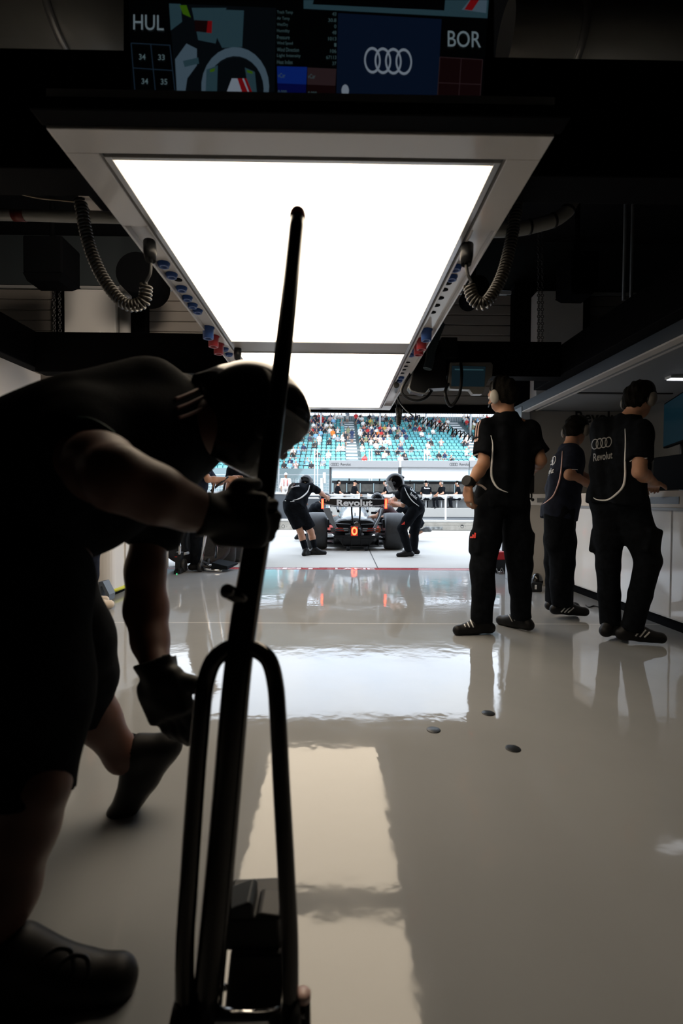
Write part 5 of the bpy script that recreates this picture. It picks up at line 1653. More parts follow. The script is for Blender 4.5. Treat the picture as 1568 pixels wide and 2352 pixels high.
# rear wing
WY = -0.52
wx0, wx1 = P(743, 1155, CY0+WY).x-CX0, P(889, 1155, CY0+WY).x-CX0
wm = (wx0+wx1)/2; wh = (wx1-wx0)/2
def wz(py): return P(816, py, CY0+WY).z
secs = []
for k in range(21):
    u = -1+2*k/20
    x = wm+wh*u
    low = wz(1163.5) + (wz(1158)-wz(1163.5))*abs(u)**2.2
    top = wz(1146)
    secs.append([K(x, WY, top), K(x, WY+0.02, top+0.004), K(x, WY+0.22, low-0.004+0.03), K(x, WY+0.24, low), K(x, WY+0.02, low-0.012), K(x, WY-0.005, low)])
MB().loft(secs, smooth=False).build('rear_wing_flap', CARBON, car)
q = MB()
q.tube([K(wm+wh*(-1+2*k/20), WY-0.006, wz(1163.5)+(wz(1158)-wz(1163.5))*abs(-1+2*k/20)**2.2) for k in range(21)], 0.006, 6)
q.build('wing_edge_line', mat('edge_silver', (0.5, 0.5, 0.5), 0.3), car)
q = MB()
e = CY0+WY-0.008
text_on(q, 'Revolut', quadmap(P(773, 1162.3, e), P(855, 1162.3, e), P(855, 1147.2, e), P(773, 1147.2, e)), 0.035)
q.build('wing_lettering', mat('letter_pale', (0.85, 0.85, 0.85), 0.5), car)
RL = mat('rain_light_core', (1, 0.3, 0.1), 0.4, emit=4.5, ecol=(1.0, 0.10, 0.03))
RG = mat('rain_light_lens', (0.9, 0.05, 0.03), 0.3, emit=2.0, ecol=(1.0, 0.05, 0.03))
for sx, pxx in ((-1, 740.5), (1, 886)):
    a = P(pxx, 1168, CY0+WY-0.02); c = P(pxx, 1146, CY0+WY-0.02)
    x = a.x-CX0
    ep = MB().hexa([K(x-0.012, WY-0.01, 0.80), K(x+0.012, WY-0.01, 0.80), K(x+0.012, WY+0.34, 0.82), K(x-0.012, WY+0.34, 0.82), K(x-0.012, WY-0.01, c.z), K(x+0.012, WY-0.01, c.z), K(x+0.012, WY+0.34, c.z), K(x-0.012, WY+0.34, c.z)]).build('wing_endplate', CARBON, car, bevel=0.004)
    MB().cbox(((a.x+c.x)/2, CY0+WY-0.018, (a.z+c.z)/2), (0.048, 0.016, (c.z-a.z)*1.05)).build('endplate_light', RG, ep, bevel=0.006)
    MB().cbox(((a.x+c.x)/2, CY0+WY-0.028, (a.z+c.z)/2), (0.026, 0.008, (c.z-a.z)*0.92)).build('light_core', RL, ep)
    x2 = (P(770, 1210, CY0-0.3).x if sx < 0 else P(861, 1208, CY0-0.3).x)-CX0
    MB().hexa([K(x2-0.035, -0.30, 0.42), K(x2+0.03, -0.30, 0.42), K(x2+0.03, -0.2, 0.42), K(x2-0.035, -0.2, 0.42), K(x-sx*0.01-0.02, WY+0.02, 0.80), K(x-sx*0.10+0.03, WY+0.02, 0.80), K(x-sx*0.10+0.03, WY+0.30, 0.80), K(x-sx*0.01-0.02, WY+0.30, 0.80)]).build('lower_endplate', mat('endplate_grey', (0.16, 0.17, 0.18), 0.35), car)
for pxx in (807.5, 826.5):
    x = P(pxx, 1180, CY0+WY+0.1).x-CX0
    MB().tube(spline([K(x*0.6, 0.1, 0.50), K(x*0.8, WY+0.12, 0.55), K(x, WY+0.10, 0.74), K(x, WY+0.14, 0.86)], 6), 0.016, 8).build('wing_pylon', CARBON, car)
MB().hexa([K(-0.42, -0.32, 0.385), K(0.42, -0.32, 0.385), K(0.42, -0.12, 0.38), K(-0.42, -0.12, 0.38), K(-0.42, -0.32, 0.40), K(0.42, -0.32, 0.40), K(0.42, -0.12, 0.395), K(-0.42, -0.12, 0.395)]).build('beam_wing', CARBON, car)
# rear lamp
e = CY0-0.46
c = P(813.5, 1219.5, e)
lm = MB().cbox((c.x, e, c.z-0.01), (0.15, 0.06, 0.20)).build('rain_light_housing', CARBON, car, bevel=0.01)
q = MB()
vs = []
for k in range(24):
    a = 2*math.pi*k/24
    for rr in (1.0, 0.55):
        vs.append((c.x+0.056*rr*math.cos(a)*(1 if rr == 1 else 0.9), e-0.034, c.z+0.078*rr*math.sin(a)))
q.add(vs, [(2*k, 2*k+1, 2*((k+1) % 24)+1, 2*((k+1) % 24)) for k in range(24)])
q.build('rain_light', RL, lm)
MB().cbox((c.x, e-0.03, c.z-0.005), (0.125, 0.006, 0.17)).build('rain_light_glow_lens', mat('rain_lens_dim', (0.6, 0.02, 0.01), 0.3, emit=0.3, ecol=(1, 0.04, 0.02)), lm)
# rear dolly under the car
t = thing('car_dolly', 'small low dolly with two castors under the rear of race car', 'dolly', K(0, -0.1, 0))
MB().hexa([K(-0.24, -0.25, 0.06), K(0.24, -0.25, 0.06), K(0.24, 0.1, 0.06), K(-0.24, 0.1, 0.06), K(-0.24, -0.25, 0.085), K(0.24, -0.25, 0.085), K(0.24, 0.1, 0.085), K(-0.24, 0.1, 0.085)]).build('plate', CARBON, t)
for pxx in (799, 840.5):
    q = P(pxx, 1262, CY0-0.35)
    MB().lathe((q.x-0.03, q.y, 0.045), (1, 0, 0), [(0.02, 0), (0.045, 0.004), (0.045, 0.056), (0.02, 0.06)], 18).build('castor', BLKPL, t)
    MB().tube([(q.x, q.y, 0.05), (q.x, q.y+0.1, 0.09)], 0.014, 8).build('castor_fork', BLKPL, t)

# ================================================================== TOOLS BY THE DOOR, LEFT
jd = 6.35
t = thing('front_jack', 'chrome long handled front jack with black lifting plate standing by the door', 'jack', G(500, 1312))
MB().tube([P(459, 1305, jd), P(472, 1225, jd+0.02), P(492, 1110, jd+0.05)], 0.022, 12).build('handle_bar', CHROME, t)
MB().tube([P(494, 1282, jd+0.15), P(503, 1200, jd+0.15), P(517, 1108, jd+0.15)], 0.018, 12).build('handle_bar', CHROME, t)
MB().tube([P(484, 1128, jd+0.03), P(524, 1095, jd+0.16)], 0.014, 8).build('grip_bar', BLKPL, t)
for pxx, dd in ((459, jd), (478, jd+0.45)):
    q = P(pxx, 1307, dd)
    w_ = MB().lathe((q.x-0.02, q.y, 0.062), (1, 0, 0.0), [(0.03, 0), (0.062, 0.003), (0.062, 0.042), (0.03, 0.045)], 22).build('wheel', RUBBER, t)
    MB().lathe((q.x-0.025, q.y, 0.062), (1, 0, 0), [(0.0, 0.0), (0.022, 0), (0.025, 0.05), (0, 0.05)], 14).build('hub', CHROME, w_)
MB().tube([P(459, 1305, jd), P(485, 1309, jd-0.02), P(510, 1311, jd-0.02)], 0.016, 8).tube([P(465, 1296, jd+0.1), P(500, 1302, jd+0.1)], 0.016, 8).build('base_frame', CHROME, t)
MB().hexa([P(484, 1307, jd-0.02), P(522, 1309, jd-0.02), P(547, 1296, jd+0.25), P(500, 1294, jd+0.3), P(486, 1292, jd-0.02), P(522, 1301, jd-0.02), P(546, 1292, jd+0.25), P(504, 1284, jd+0.3)]).build('lifting_plate', mat('plate_black', (0.005, 0.007, 0.009), 0.8, spec=0.1), t, bevel=0.004)
t = thing('floor_jack', 'small black air jack with chrome loop handle beside white cabinet', 'jack', G(408, 1318))
ad = 6.15
MB().tube(spline([P(399, 1244, ad), P(405, 1242, ad), P(411, 1247, ad), P(413, 1256, ad), P(412, 1274, ad)], 6), 0.016, 10).build('loop_handle', CHROME, t)
MB().prism([P(399, 1290, ad), P(399, 1272, ad), P(404, 1268, ad), P(416, 1270, ad), P(415, 1284, ad), P(410, 1292, ad)][::-1], (0, 0.12, 0)).build('head_block', BLKPL, t, bevel=0.006)
MB().cbox(P(404, 1279, ad-0.004), (0.03, 0.004, 0.006)).build('red_mark', REDP, t)
MB().prism([P(402, 1312, ad), P(402, 1290, ad), P(410, 1290, ad), P(409, 1312, ad)][::-1], (0, 0.08, 0)).build('post', BLKPL, t)
MB().prism([P(398, 1321, ad), P(398, 1313, ad), P(404, 1304, ad), P(414, 1308, ad), P(414, 1318, ad)][::-1], (0, 0.3, 0)).build('base', BLKPL, t, bevel=0.008)
MB().ell(P(406, 1318, ad-0.01), (0.006,)*3, None, 8, 6).build('status_lamp', mat('status_green', (0.05, 0.6, 0.2), 0.3, emit=2.0, ecol=(0.05, 0.9, 0.3)), t)
q = P(421, 1302, ad+0.2)
MB().lathe((q.x-0.03, q.y, 0.085), (1, 0, 0), [(0.05, 0), (0.085, 0.004), (0.085, 0.056), (0.05, 0.06)], 22).build('wheel', RUBBER, t)
MB().tube([P(410, 1276, ad+0.1), P(432, 1270, ad+0.4)], 0.02, 8).build('hose_arm', LGREY, t)
def loose_wheel(c, ax, R, w_, label, lettering=False):
    t = thing('spare_wheel', label, 'wheel', (c[0], c[1], 0), 'spare wheels by the garage door')
    h = w_/2
    MB().lathe(c, ax, [(R*0.64, -h*0.86), (R*0.80, -h*0.98), (R*0.93, -h*0.94), (R*0.985, -h*0.78), (R, -h*0.45), (R, h*0.45), (R*0.985, h*0.78), (R*0.93, h*0.94), (R*0.80, h*0.98), (R*0.64, h*0.86)], 40).build('tyre', RUBBER, t)
    MB().lathe(c, ax, [(0, -h*0.5), (R*0.5, -h*0.55), (R*0.62, -h*0.84), (R*0.64, -h*0.8)], 32).build('rim', MIDGREY, t)
    return t
loose_wheel(P(478, 1243, 7.0), (0.35, -1, 0.05), 0.33, 0.36, 'black spare wheel facing the camera behind chrome jack handles')
loose_wheel((P(512, 1262, 7.1).x, 7.25, 0.355), (1, 0.25, 0), 0.355, 0.30, 'upright spare tyre behind the black lifting plate')
loose_wheel((P(531, 1262, 7.1).x, 7.45, 0.355), (1, 0.25, 0), 0.355, 0.24, 'upright spare tyre nearest the foreground pole')
loose_wheel(P(422, 1245, 6.9), (0.5, -1, 0), 0.30, 0.3, 'spare wheel half hidden behind dark trousers beside the white cabinet')

# ================================================================== PEOPLE IN THE GARAGE
V3 = Vector
def person(label, J, s=1.0, vox=0.010, base=None, **k):
    mid = (J['anL']+J['anR'])*0.5 if base is None else base
    t = thing('person', label, 'person', (mid.x, mid.y, max(0.0, min(J['anL'].z, J['anR'].z)-0.10*s)), k.get('group'))
    bd = body(t, J, s, vox, k.get('skin', SKIN), hands=k.get('curl', (0.35, 0.35)))
    sh = None
    if k.get('shirt', True):
        sh = shirt(t, J, s, vox, k.get('shirt_mat', CLOTH), k.get('hem', 0.10), k.get('sleeve', 0.72), k.get('loose', 0.0), k.get('fold', 0.006), seed=k.get('seed', 1), widen=k.get('widen', 0.0), srad=k.get('srad', 0.066))
    tr = trousers(t, J, s, vox, k.get('trouser_mat', CLOTH), k.get('short', 0.0), k.get('tloose', 0.0), k.get('fold', 0.007), seed=k.get('seed', 1)+7, hemr=k.get('hemr'), pocket=k.get('pocket', False))
    so = []
    for q in 'LR':
        so.append(shoe(t, J['an'+q], J['foot'+q], s, k.get('shoe_mat', SHOE), min(vox, 0.009), k.get('sole'), J.get('shoeup'+q, V3((0, 0, 1))), high=k.get('high', 0.0)))
    if k.get('socks'):
        S_ = MB()
        for q in 'LR':
            a, kn = J['an'+q], J['kn'+q]
            d = (kn-a)
            MB().tube([a-d*0.05, a+d*0.2, a+d*k['socks']], [0.045*s, 0.050*s, 0.057*s], 16).build('sock', CLOTH, t)
    hd = k.get('headgear', 'hair')
    if hd == 'hair': hair(t, J, s, min(vox, 0.009), k.get('hair_mat', HAIR), seed=k.get('seed', 1))
    elif hd == 'cap': hair(t, J, s, min(vox, 0.009), k.get('hair_mat', CLOTH), cap=True)
    elif hd == 'helmet': helmet(t, J, s*k.get('hs', 1.0), min(vox, 0.009), k.get('visor', True))
    if k.get('headset'): headset(t, J, s, k.get('cup'))
    return t, bd, sh, tr, so

def shoe_stripes(o, pxs, m_=STRIPE, r=0.005):
    for a, c in pxs:
        b = bvh_of(o)
        pts = [hit(b, a[0]+(c[0]-a[0])*u, a[1]+(c[1]-a[1])*u, 0.001) for u in np.linspace(0, 1, 6)]
        pts = [p for p in pts if p is not None]
        if len(pts) > 1: MB().tube(pts, r, 6).build('shoe_stripe', m_, o)

def print_quad(o, m_, name, items, bold=0.01):
    """items: ('text' or 'rings', quad of pixels)"""
    q = MB()
    for s_, quad in items:
        fn = decal_fn(o, quad)
        if s_ == 'rings': ring_logo(q, fn, 0.10)
        else: text_on(q, s_, fn, bold)
    return q.build(name, m_, o)

# ---- man standing with his back to us, headset and a pouch in his left hand
d = 3.46
J = dict(head=P(1153, 908, d), neck=P(1163, 955, d), chest=P(1172, 1020, d), pelvis=P(1152, 1140, d),
         shL=P(1116, 987, d-0.05), shR=P(1218, 990, d+0.05), elL=P(1110, 1066, d-0.10), wrL=P(1074, 1120, d-0.16), elR=P(1241, 1058, d-0.02), wrR=P(1222, 1082, d+0.22),
         hipL=P(1124, 1160, d-0.02), hipR=P(1180, 1160, d+0.03), knL=P(1110, 1300, d-0.03), knR=P(1192, 1300, d+0.06), anL=P(1106, 1426, d-0.03), anR=P(1197, 1416, d+0.10),
         face=(-0.55, 0.83, -0.05), footL=(-1, -0.12, 0), footR=(-0.55, 0.75, 0), handL=(0.10, 0.05, -1), handR=(0.1, 1, 0.1), palmL=(0.9, 0.4, 0), thumbL=(-0.2, 0.9, 0))
t, bd, sh, tr, so = person('tall man in black team shirt standing with his back turned and a headset', J, 1.0, 0.008, curl=(0.45, 0.5), hem=0.075, tloose=0.014, headset=True, seed=3, pocket=True, skin=SKIN2, sleeve=0.74, srad=0.078, loose=0.008)
decal_line(sh, [(1127, 1000), (1131, 1020), (1130, 1050), (1128, 1080), (1130, 1100), (1140, 1118), (1152, 1126), (1166, 1131)], 'side_piping', STRIPE, sh, widths=(0.002, 0.008))
decal_line(sh, [(1086, 1046), (1100, 1042), (1112, 1043), (1124, 1051)], 'cuff_trim', STRIPE, sh, r=0.006)
for x0, x1 in ((1104, 1095), (1109, 1100)):
    decal_line(sh, [(x0-5, 966), (x0-10, 980), (x1-3, 1003)], 'sleeve_stripe', PINKS, sh, r=0.005)
decal_line(sh, [(1126, 950), (1134, 946), (1146, 943), (1158, 940)], 'collar_trim', STRIPE, sh, r=0.003)
print_quad(sh, PINKS, 'sleeve_print', [('OF', ((1088, 1016), (1098, 1013), (1098, 1006), (1088, 1009)))])
print_quad(sh, STRIPE, 'back_print', [('rings', ((1140, 1005), (1206, 1005), (1206, 982), (1140, 982)))]) if False else None
def three_bars(o, x, y, w, m_=REDP):
    q = MB()
    b = bvh_of(o)
    for i in range(3):
        x0 = x+i*w*0.36; hh = w*(0.32+0.34*i)
        c = [(x0, y), (x0+w*0.26, y), (x0+w*0.26-0.10*w+0.16*w, y-hh*0.9), (x0+w*0.08, y-hh)]
        pts = [hit(b, a, e, 0.006) for a, e in c]
        if all(p is not None for p in pts): q.add(pts, [(0, 1, 2, 3)])
    if q.v: q.build('three_bar_emblem', m_, o)
three_bars(tr, 1079, 1236, 13)
shoe_stripes(so[0], [((1062, 1425), (1069, 1440)), ((1070, 1422), (1078, 1441)), ((1078, 1420), (1087, 1441))])
shoe_stripes(so[1], [((1168, 1412), (1176, 1428)), ((1173, 1408), (1182, 1426)), ((1179, 1405), (1188, 1424))], r=0.003)
MB().tube([P(1070, 1103, d-0.18), P(1083, 1110, d-0.14)], 0.037, 16).build('wrist_watch', BLKPL, t)
tp = thing('drink_pouch', 'small grey pouch held in the standing man\'s left hand at his hip', 'pouch', P(1087, 1160, d-0.17))
q = MB().loft([[P(1083+w_*math.cos(a)*1.0, y, d-0.165-0.018*math.sin(a)) for a in np.linspace(0, 2*math.pi, 13)[:-1]] for y, w_ in ((1131, 5), (1133, 6), (1140, 6), (1142, 6.5), (1150, 6), (1158, 4), (1163, 1))])
q.build('pouch', mat('pouch_grey', (0.34, 0.33, 0.29), 0.5), tp)
tp = thing('waist_pack', 'black radio pack with cord clipped to the standing man\'s right hip', 'radio pack', P(1213, 1120, d))
MB().cbox(P(1214, 1112, d+0.02), (0.05, 0.09, 0.13)).build('pack', BLKPL, tp, bevel=0.01)
MB().tube(spline([P(1213, 1128, d-0.03), P(1220, 1134, d-0.03), P(1219, 1146, d-0.03), P(1212, 1142, d-0.03)], 6), 0.006, 6).build('cord', BLKPL, tp)
MB().tube(spline([P(1083, 1116, d-0.10), P(1094, 1112, d-0.12), P(1106, 1116, d-0.13), P(1116, 1124, d-0.12)], 6), 0.008, 6).build('lanyard', mat('lanyard_pale', (0.55, 0.45, 0.42), 0.5), t)

# ---- smaller man leaning on the counter
d = 3.95
J = dict(head=P(1322, 990, d+0.05), neck=P(1309, 1027, d), chest=P(1301, 1068, d), pelvis=P(1286, 1165, d),
         shR=P(1314, 1047, d-0.12), shL=P(1300, 1040, d+0.20), elR=P(1307, 1092, d-0.17), wrR=P(1360, 1116, d-0.10), elL=P(1330, 1090, d+0.22), wrL=P(1378, 1120, d+0.15),
         hipR=P(1283, 1182, d-0.07), hipL=P(1290, 1180, d+0.09), knR=P(1292, 1295, d-0.06), knL=P(1276, 1292, d+0.09), anR=P(1291, 1386, d-0.05), anL=P(1277, 1377, d+0.12),
         face=(0.80, 0.55, -0.3), footR=(1, -0.12, 0), footL=(0.9, 0.1, 0), handR=(1, 0.25, -0.05), handL=(1, 0.1, -0.1), palmR=(0, 0, -1), palmL=(0, 0, -1), headup=V3((0.2, 0.1, 1)))
t, bd, sh, tr, so = person('man in navy black team shirt leaning on counter, half behind the nearest man', J, 0.98, 0.008, hem=0.10, tloose=0.022, cup=mat('ear_cup_dark', (0.13, 0.12, 0.11), 0.5), headset=True, seed=5, shirt_mat=NAVY, loose=0.012, sleeve=0.72)
decal_line(sh, [(1291, 1036), (1290, 1060), (1287, 1090), (1281, 1115), (1271, 1138), (1258, 1150), (1246, 1158)], 'side_piping', PINKS, sh, widths=(0.002, 0.007))
decal_line(sh, [(1296, 1084), (1306, 1079), (1318, 1078), (1326, 1079)], 'cuff_trim', STRIPE, sh, r=0.003)
print_quad(sh, STRIPE, 'back_print', [('rings', ((1250, 1072), (1274, 1066), (1277, 1046), (1253, 1052))), ('Revolut', ((1248, 1092), (1270, 1086), (1272, 1074), (1250, 1078)))])
shoe_stripes(so[1], [((1288, 1406), (1302, 1391)), ((1296, 1407), (1310, 1393)), ((1304, 1407), (1317, 1396))])

# ---- nearest man at the counter, knee bent
d = 3.28
J = dict(head=P(1467, 920, d), neck=P(1443, 962, d), chest=P(1425, 1020, d), pelvis=P(1416, 1140, d),
         shR=P(1471, 990, d-0.15), shL=P(1380, 985, d+0.12), elR=P(1468, 1084, d-0.25), wrR=P(1502, 1110, d-0.05), elL=P(1392, 1075, d+0.26), wrL=P(1450, 1118, d+0.40),
         hipR=P(1448, 1160, d-0.05), hipL=P(1396, 1160, d+0.06), knR=P(1489, 1288, d-0.10), knL=P(1396, 1300, d+0.05), anR=P(1450, 1440, d-0.06), anL=P(1401, 1430, d+0.05),
         face=(0.85, 0.40, -0.25), footR=(1, -0.22, 0), footL=(0.55, 0.35, 0), handR=(0.5, 0.85, -0.1), handL=(1, 0.2, -0.2), palmR=(0, 0, -1), palmL=(0, 0, -1), headup=V3((0.25, 0.05, 1)))
t, bd, sh, tr, so = person('man in black team shirt with bent knee at the right edge working at counter', J, 1.0, 0.008, hem=0.06, tloose=0.004, cup=mat('ear_cup_dark', (0.13, 0.12, 0.11), 0.5), headset=True, seed=8, loose=0.008, pocket=True, sleeve=0.72, srad=0.074)
decal_line(sh, [(1435, 985), (1436, 1020), (1435, 1060), (1435, 1095), (1430, 1118), (1415, 1135), (1395, 1148), (1372, 1148), (1362, 1143)], 'side_piping', STRIPE, sh, widths=(0.002, 0.007))
decal_line(sh, [(1446, 1060), (1456, 1054), (1470, 1053), (1486, 1052)], 'cuff_trim', STRIPE, sh, r=0.003)
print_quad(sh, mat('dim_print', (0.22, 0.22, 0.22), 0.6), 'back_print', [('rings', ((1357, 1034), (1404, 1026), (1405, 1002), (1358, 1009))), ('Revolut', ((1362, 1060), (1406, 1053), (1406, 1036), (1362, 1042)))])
shoe_stripes(so[1], [((1459, 1461), (1473, 1444)), ((1469, 1463), (1482, 1447)), ((1479, 1464), (1491, 1452))])

# ================================================================== MECHANICS AT THE CAR
d = 8.35
J = dict(head=P(703, 1109, d+0.25), neck=P(695, 1117, d+0.12), chest=P(688, 1130, d), pelvis=P(676, 1160, d-0.1),
         shL=P(674, 1121, d-0.02), shR=P(713, 1119, d+0.02), elR=P(733, 1130, d+0.15), wrR=P(749, 1141, d+0.38), elL=P(668, 1142, d+0.25), wrL=P(690, 1152, d+0.5),
         hipL=P(667, 1170, d-0.1), hipR=P(690, 1170, d-0.05), knL=P(690, 1222, d-0.02), knR=P(714, 1222, d+0.1), anL=P(702, 1265, d-0.05), anR=P(723, 1262, d+0.08),
         face=(0.5, 0.75, -0.35), headup=V3((0.25, 0.4, 0.9)), footL=(0.3, 0.6, 0), footR=(0.9, 0.25, 0), handL=(0.6, 0.8, -0.2), handR=(0.5, 0.8, -0.3))
t, bd, sh, tr, so = person('mechanic in black shorts and helmet pushing the left rear of race car', J, 1.0, 0.011, short=0.80, hem=0.03, headgear='helmet', visor=False, socks=0.55, high=0.02, seed=12, sleeve=0.9, hemr=0.11, loose=0.005)
decal_line(sh, [(711, 1115), (707, 1128), (698, 1138), (686, 1146), (672, 1150)], 'side_piping', STRIPE, sh, widths=(0.006, 0.012))
decal_line(sh, [(654, 1150), (663, 1152), (676, 1152)], 'hem_trim', STRIPE, sh, r=0.006)
print_quad(sh, STRIPE, 'back_print', [('Revolut', ((667, 1121), (688, 1117), (687, 1112), (670, 1116)))])

d = 8.25
J = dict(head=P(907, 1108, d+0.05), neck=P(921, 1120, d+0.05), chest=P(938, 1135, d+0.05), pelvis=P(956, 1165, d+0.05),
         shL=P(932, 1129, d-0.12), shR=P(928, 1124, d+0.25), elL=P(925, 1160, d+0.10), wrL=P(901, 1153, d+0.62), elR=P(908, 1146, d+0.45), wrR=P(898, 1148, d+0.85),
         hipL=P(950, 1174, d-0.06), hipR=P(960, 1172, d+0.16), knL=P(923, 1213, d-0.05), knR=P(952, 1217, d+0.2), anL=P(938, 1266, d-0.05), anR=P(951, 1261, d+0.25),
         face=(-0.95, 0.15, -0.35), headup=V3((-0.4, 0, 0.9)), footL=(-1, -0.1, 0), footR=(-0.9, 0.1, 0), handL=(-0.7, 0.7, 0.1), handR=(-0.6, 0.7, 0.1))
t, bd, sh, tr, so = person('helmeted mechanic in long black trousers gripping the right rear wing end', J, 1.0, 0.011, hem=0.06, headgear='helmet', hs=1.08, tloose=0.004, seed=15, loose=0.005)
decal_line(sh, [(929, 1120), (935, 1134), (946, 1150), (962, 1163)], 'side_piping', STRIPE, sh, widths=(0.004, 0.009))
decal_line(sh, [(903, 1150), (915, 1152), (928, 1158), (937, 1168)], 'cuff_trim', STRIPE, sh, r=0.008)
print_quad(sh, STRIPE, 'back_print', [('rings', ((941, 1124), (956, 1134), (960, 1126), (945, 1117))), ('Revolut', ((941, 1136), (956, 1148), (959, 1141), (944, 1130)))])
three_bars(tr, 922, 1205, 7)

# ---- helpers for posed figures away from the camera
def posed(kind, at, face_deg, s=1.0, **k):
    """figure whose joints are given in its own frame: x to its right, y forward, z up"""
    a = math.radians(face_deg)
    R_ = V3((math.cos(a), math.sin(a), 0)); F_ = V3((-math.sin(a), math.cos(a), 0))
    at = V3(at)
    def L(x, y, z): return at+R_*(x*s)+F_*(y*s)+V3((0, 0, z*s))
    if kind == 'sit':
        D_ = dict(head=(0, 0.03, 1.28), neck=(0, -0.02, 1.10), chest=(0, -0.04, 0.93), pelvis=(0, -0.08, 0.54), shL=(-0.19, -0.02, 1.03), shR=(0.19, -0.02, 1.03), elL=(-0.25, 0.06, 0.77), elR=(0.25, 0.06, 0.77), wrL=(-0.12, 0.27, 0.68), wrR=(0.12, 0.27, 0.68),
                  hipL=(-0.10, -0.05, 0.52), hipR=(0.10, -0.05, 0.52), knL=(-0.15, 0.36, 0.50), knR=(0.13, 0.38, 0.48), anL=(-0.13, 0.30, 0.10), anR=(0.13, 0.34, 0.10))
    elif kind == 'crouch':
        D_ = dict(head=(0, 0.42, 0.98), neck=(0, 0.28, 0.86), chest=(0, 0.16, 0.74), pelvis=(0, -0.12, 0.42), shL=(-0.19, 0.24, 0.80), shR=(0.19, 0.24, 0.80), elL=(-0.24, 0.42, 0.60), elR=(0.24, 0.42, 0.60), wrL=(-0.14, 0.64, 0.55), wrR=(0.14, 0.64, 0.55),
                  hipL=(-0.10, -0.10, 0.40), hipR=(0.10, -0.10, 0.40), knL=(-0.17, 0.30, 0.50), knR=(0.15, 0.22, 0.06), anL=(-0.15, 0.16, 0.10), anR=(0.14, -0.22, 0.12))
    elif kind == 'lean':
        D_ = dict(head=(0, 0.16, 1.62), neck=(0, 0.08, 1.47), chest=(0, 0.05, 1.28), pelvis=(0, 0, 0.96), shL=(-0.2, 0.07, 1.42), shR=(0.2, 0.07, 1.42), elL=(-0.25, 0.22, 1.16), elR=(0.25, 0.22, 1.16), wrL=(-0.12, 0.46, 1.20), wrR=(0.12, 0.46, 1.20),
                  hipL=(-0.10, 0, 0.92), hipR=(0.10, 0, 0.92), knL=(-0.11, 0.02, 0.50), knR=(0.11, 0.02, 0.50), anL=(-0.11, 0, 0.10), anR=(0.11, 0, 0.10))
    else:
        D_ = dict(head=(0, 0.03, 1.66), neck=(0, 0, 1.48), chest=(0, 0, 1.28), pelvis=(0, 0, 0.96), shL=(-0.2, 0, 1.42), shR=(0.2, 0, 1.42), elL=(-0.26, 0.0, 1.13), elR=(0.26, 0.0, 1.13), wrL=(-0.24, 0.1, 0.88), wrR=(0.24, 0.1, 0.88),
                  hipL=(-0.10, 0, 0.92), hipR=(0.10, 0, 0.92), knL=(-0.11, 0.02, 0.50), knR=(0.11, 0.02, 0.50), anL=(-0.11, 0, 0.10), anR=(0.11, 0, 0.10))
    D_.update(k.pop('over', {}))
    J = {n: L(*v) for n, v in D_.items()}
    J['face'] = F_+V3((0, 0, k.pop('nod', -0.1))); J['footL'] = J['footR'] = F_
    J['headup'] = V3((0, 0, 1))
    hz = {'sit': -0.4, 'crouch': 0, 'lean': 0.0}.get(kind, -1)
    J['handL'] = J['handR'] = F_*(0.6 if hz > -1 else 0.15)+V3((0, 0, hz))
    return J

# ---- crew of the other side of the car
J = posed('crouch', (-0.66, 11.5, 0), -80, 1.0)
person('crouching mechanic in black ahead of the left rear tyre', J, 1.0, 0.016, headgear='helmet', seed=21)
J = posed('crouch', (1.36, 11.0, 0), 82, 1.0)
person('crouching mechanic in dark red shirt behind the right rear wing end', J, 1.0, 0.016, headgear='helmet', visor=False, seed=22, shirt_mat=mat('maroon_cloth', (0.03, 0.007, 0.008), 0.8))
J = posed('crouch', (P(948, 1236, 11.5).x, 11.5, 0), 80, 1.0, over=dict(anR=(0.14, -0.34, 0.30), knR=(0.15, 0.05, 0.10), head=(0, 0.5, 0.9)))
person('kneeling mechanic with grey trainer lifted behind the right mechanic\'s legs', J, 1.0, 0.016, short=0.85, seed=23, headgear='cap', shoe_mat=mat('trainer_grey', (0.12, 0.12, 0.12), 0.6))

# ---- people on the pit stand
def sitter(xp, ang, label, nod=-0.1, **k):
    at = P(xp, 1168, D+0.3); at.z = PLZ
    J = posed('sit', at, ang, 1.0, nod=nod)
    off = 0.02
    for q in J:
        if q not in ('face', 'footL', 'footR', 'handL', 'handR', 'headup'): J[q] = J[q]+V3((0, 0, off))
    t, bd, sh, tr, so = person(label, J, 1.0, 0.016, headset=k.pop('headset', True), base=at, fold=0.004, **k)
    return t, sh
sitter(776, -78, 'seated man in black shirt at the left end of pit stand turned right')
sitter(814, -70, 'seated man in black cap second from left on the pit stand', nod=-0.3, headset=False, headgear='cap')
sitter(885, 95, 'seated man facing left behind the helmeted mechanic on pit stand')
t, sh = sitter(978, 5, 'seated man with his back turned under the right pit stand screen', headgear='cap')
print_quad(sh, STRIPE, 'back_print', [('rings', ((975, 1117), (986, 1117), (986, 1112.5), (975, 1112.5))), ('Revolut', ((974, 1123), (987, 1123), (987, 1119.5), (974, 1119.5)))])
sitter(1013, 110, 'seated man with white forearms resting turned left towards the car on pit stand', hair_mat=mat('grey_hair', (0.25, 0.22, 0.2), 0.7))
sitter(1050, 80, 'seated man farthest right on pit stand by the standing man\'s wrist')
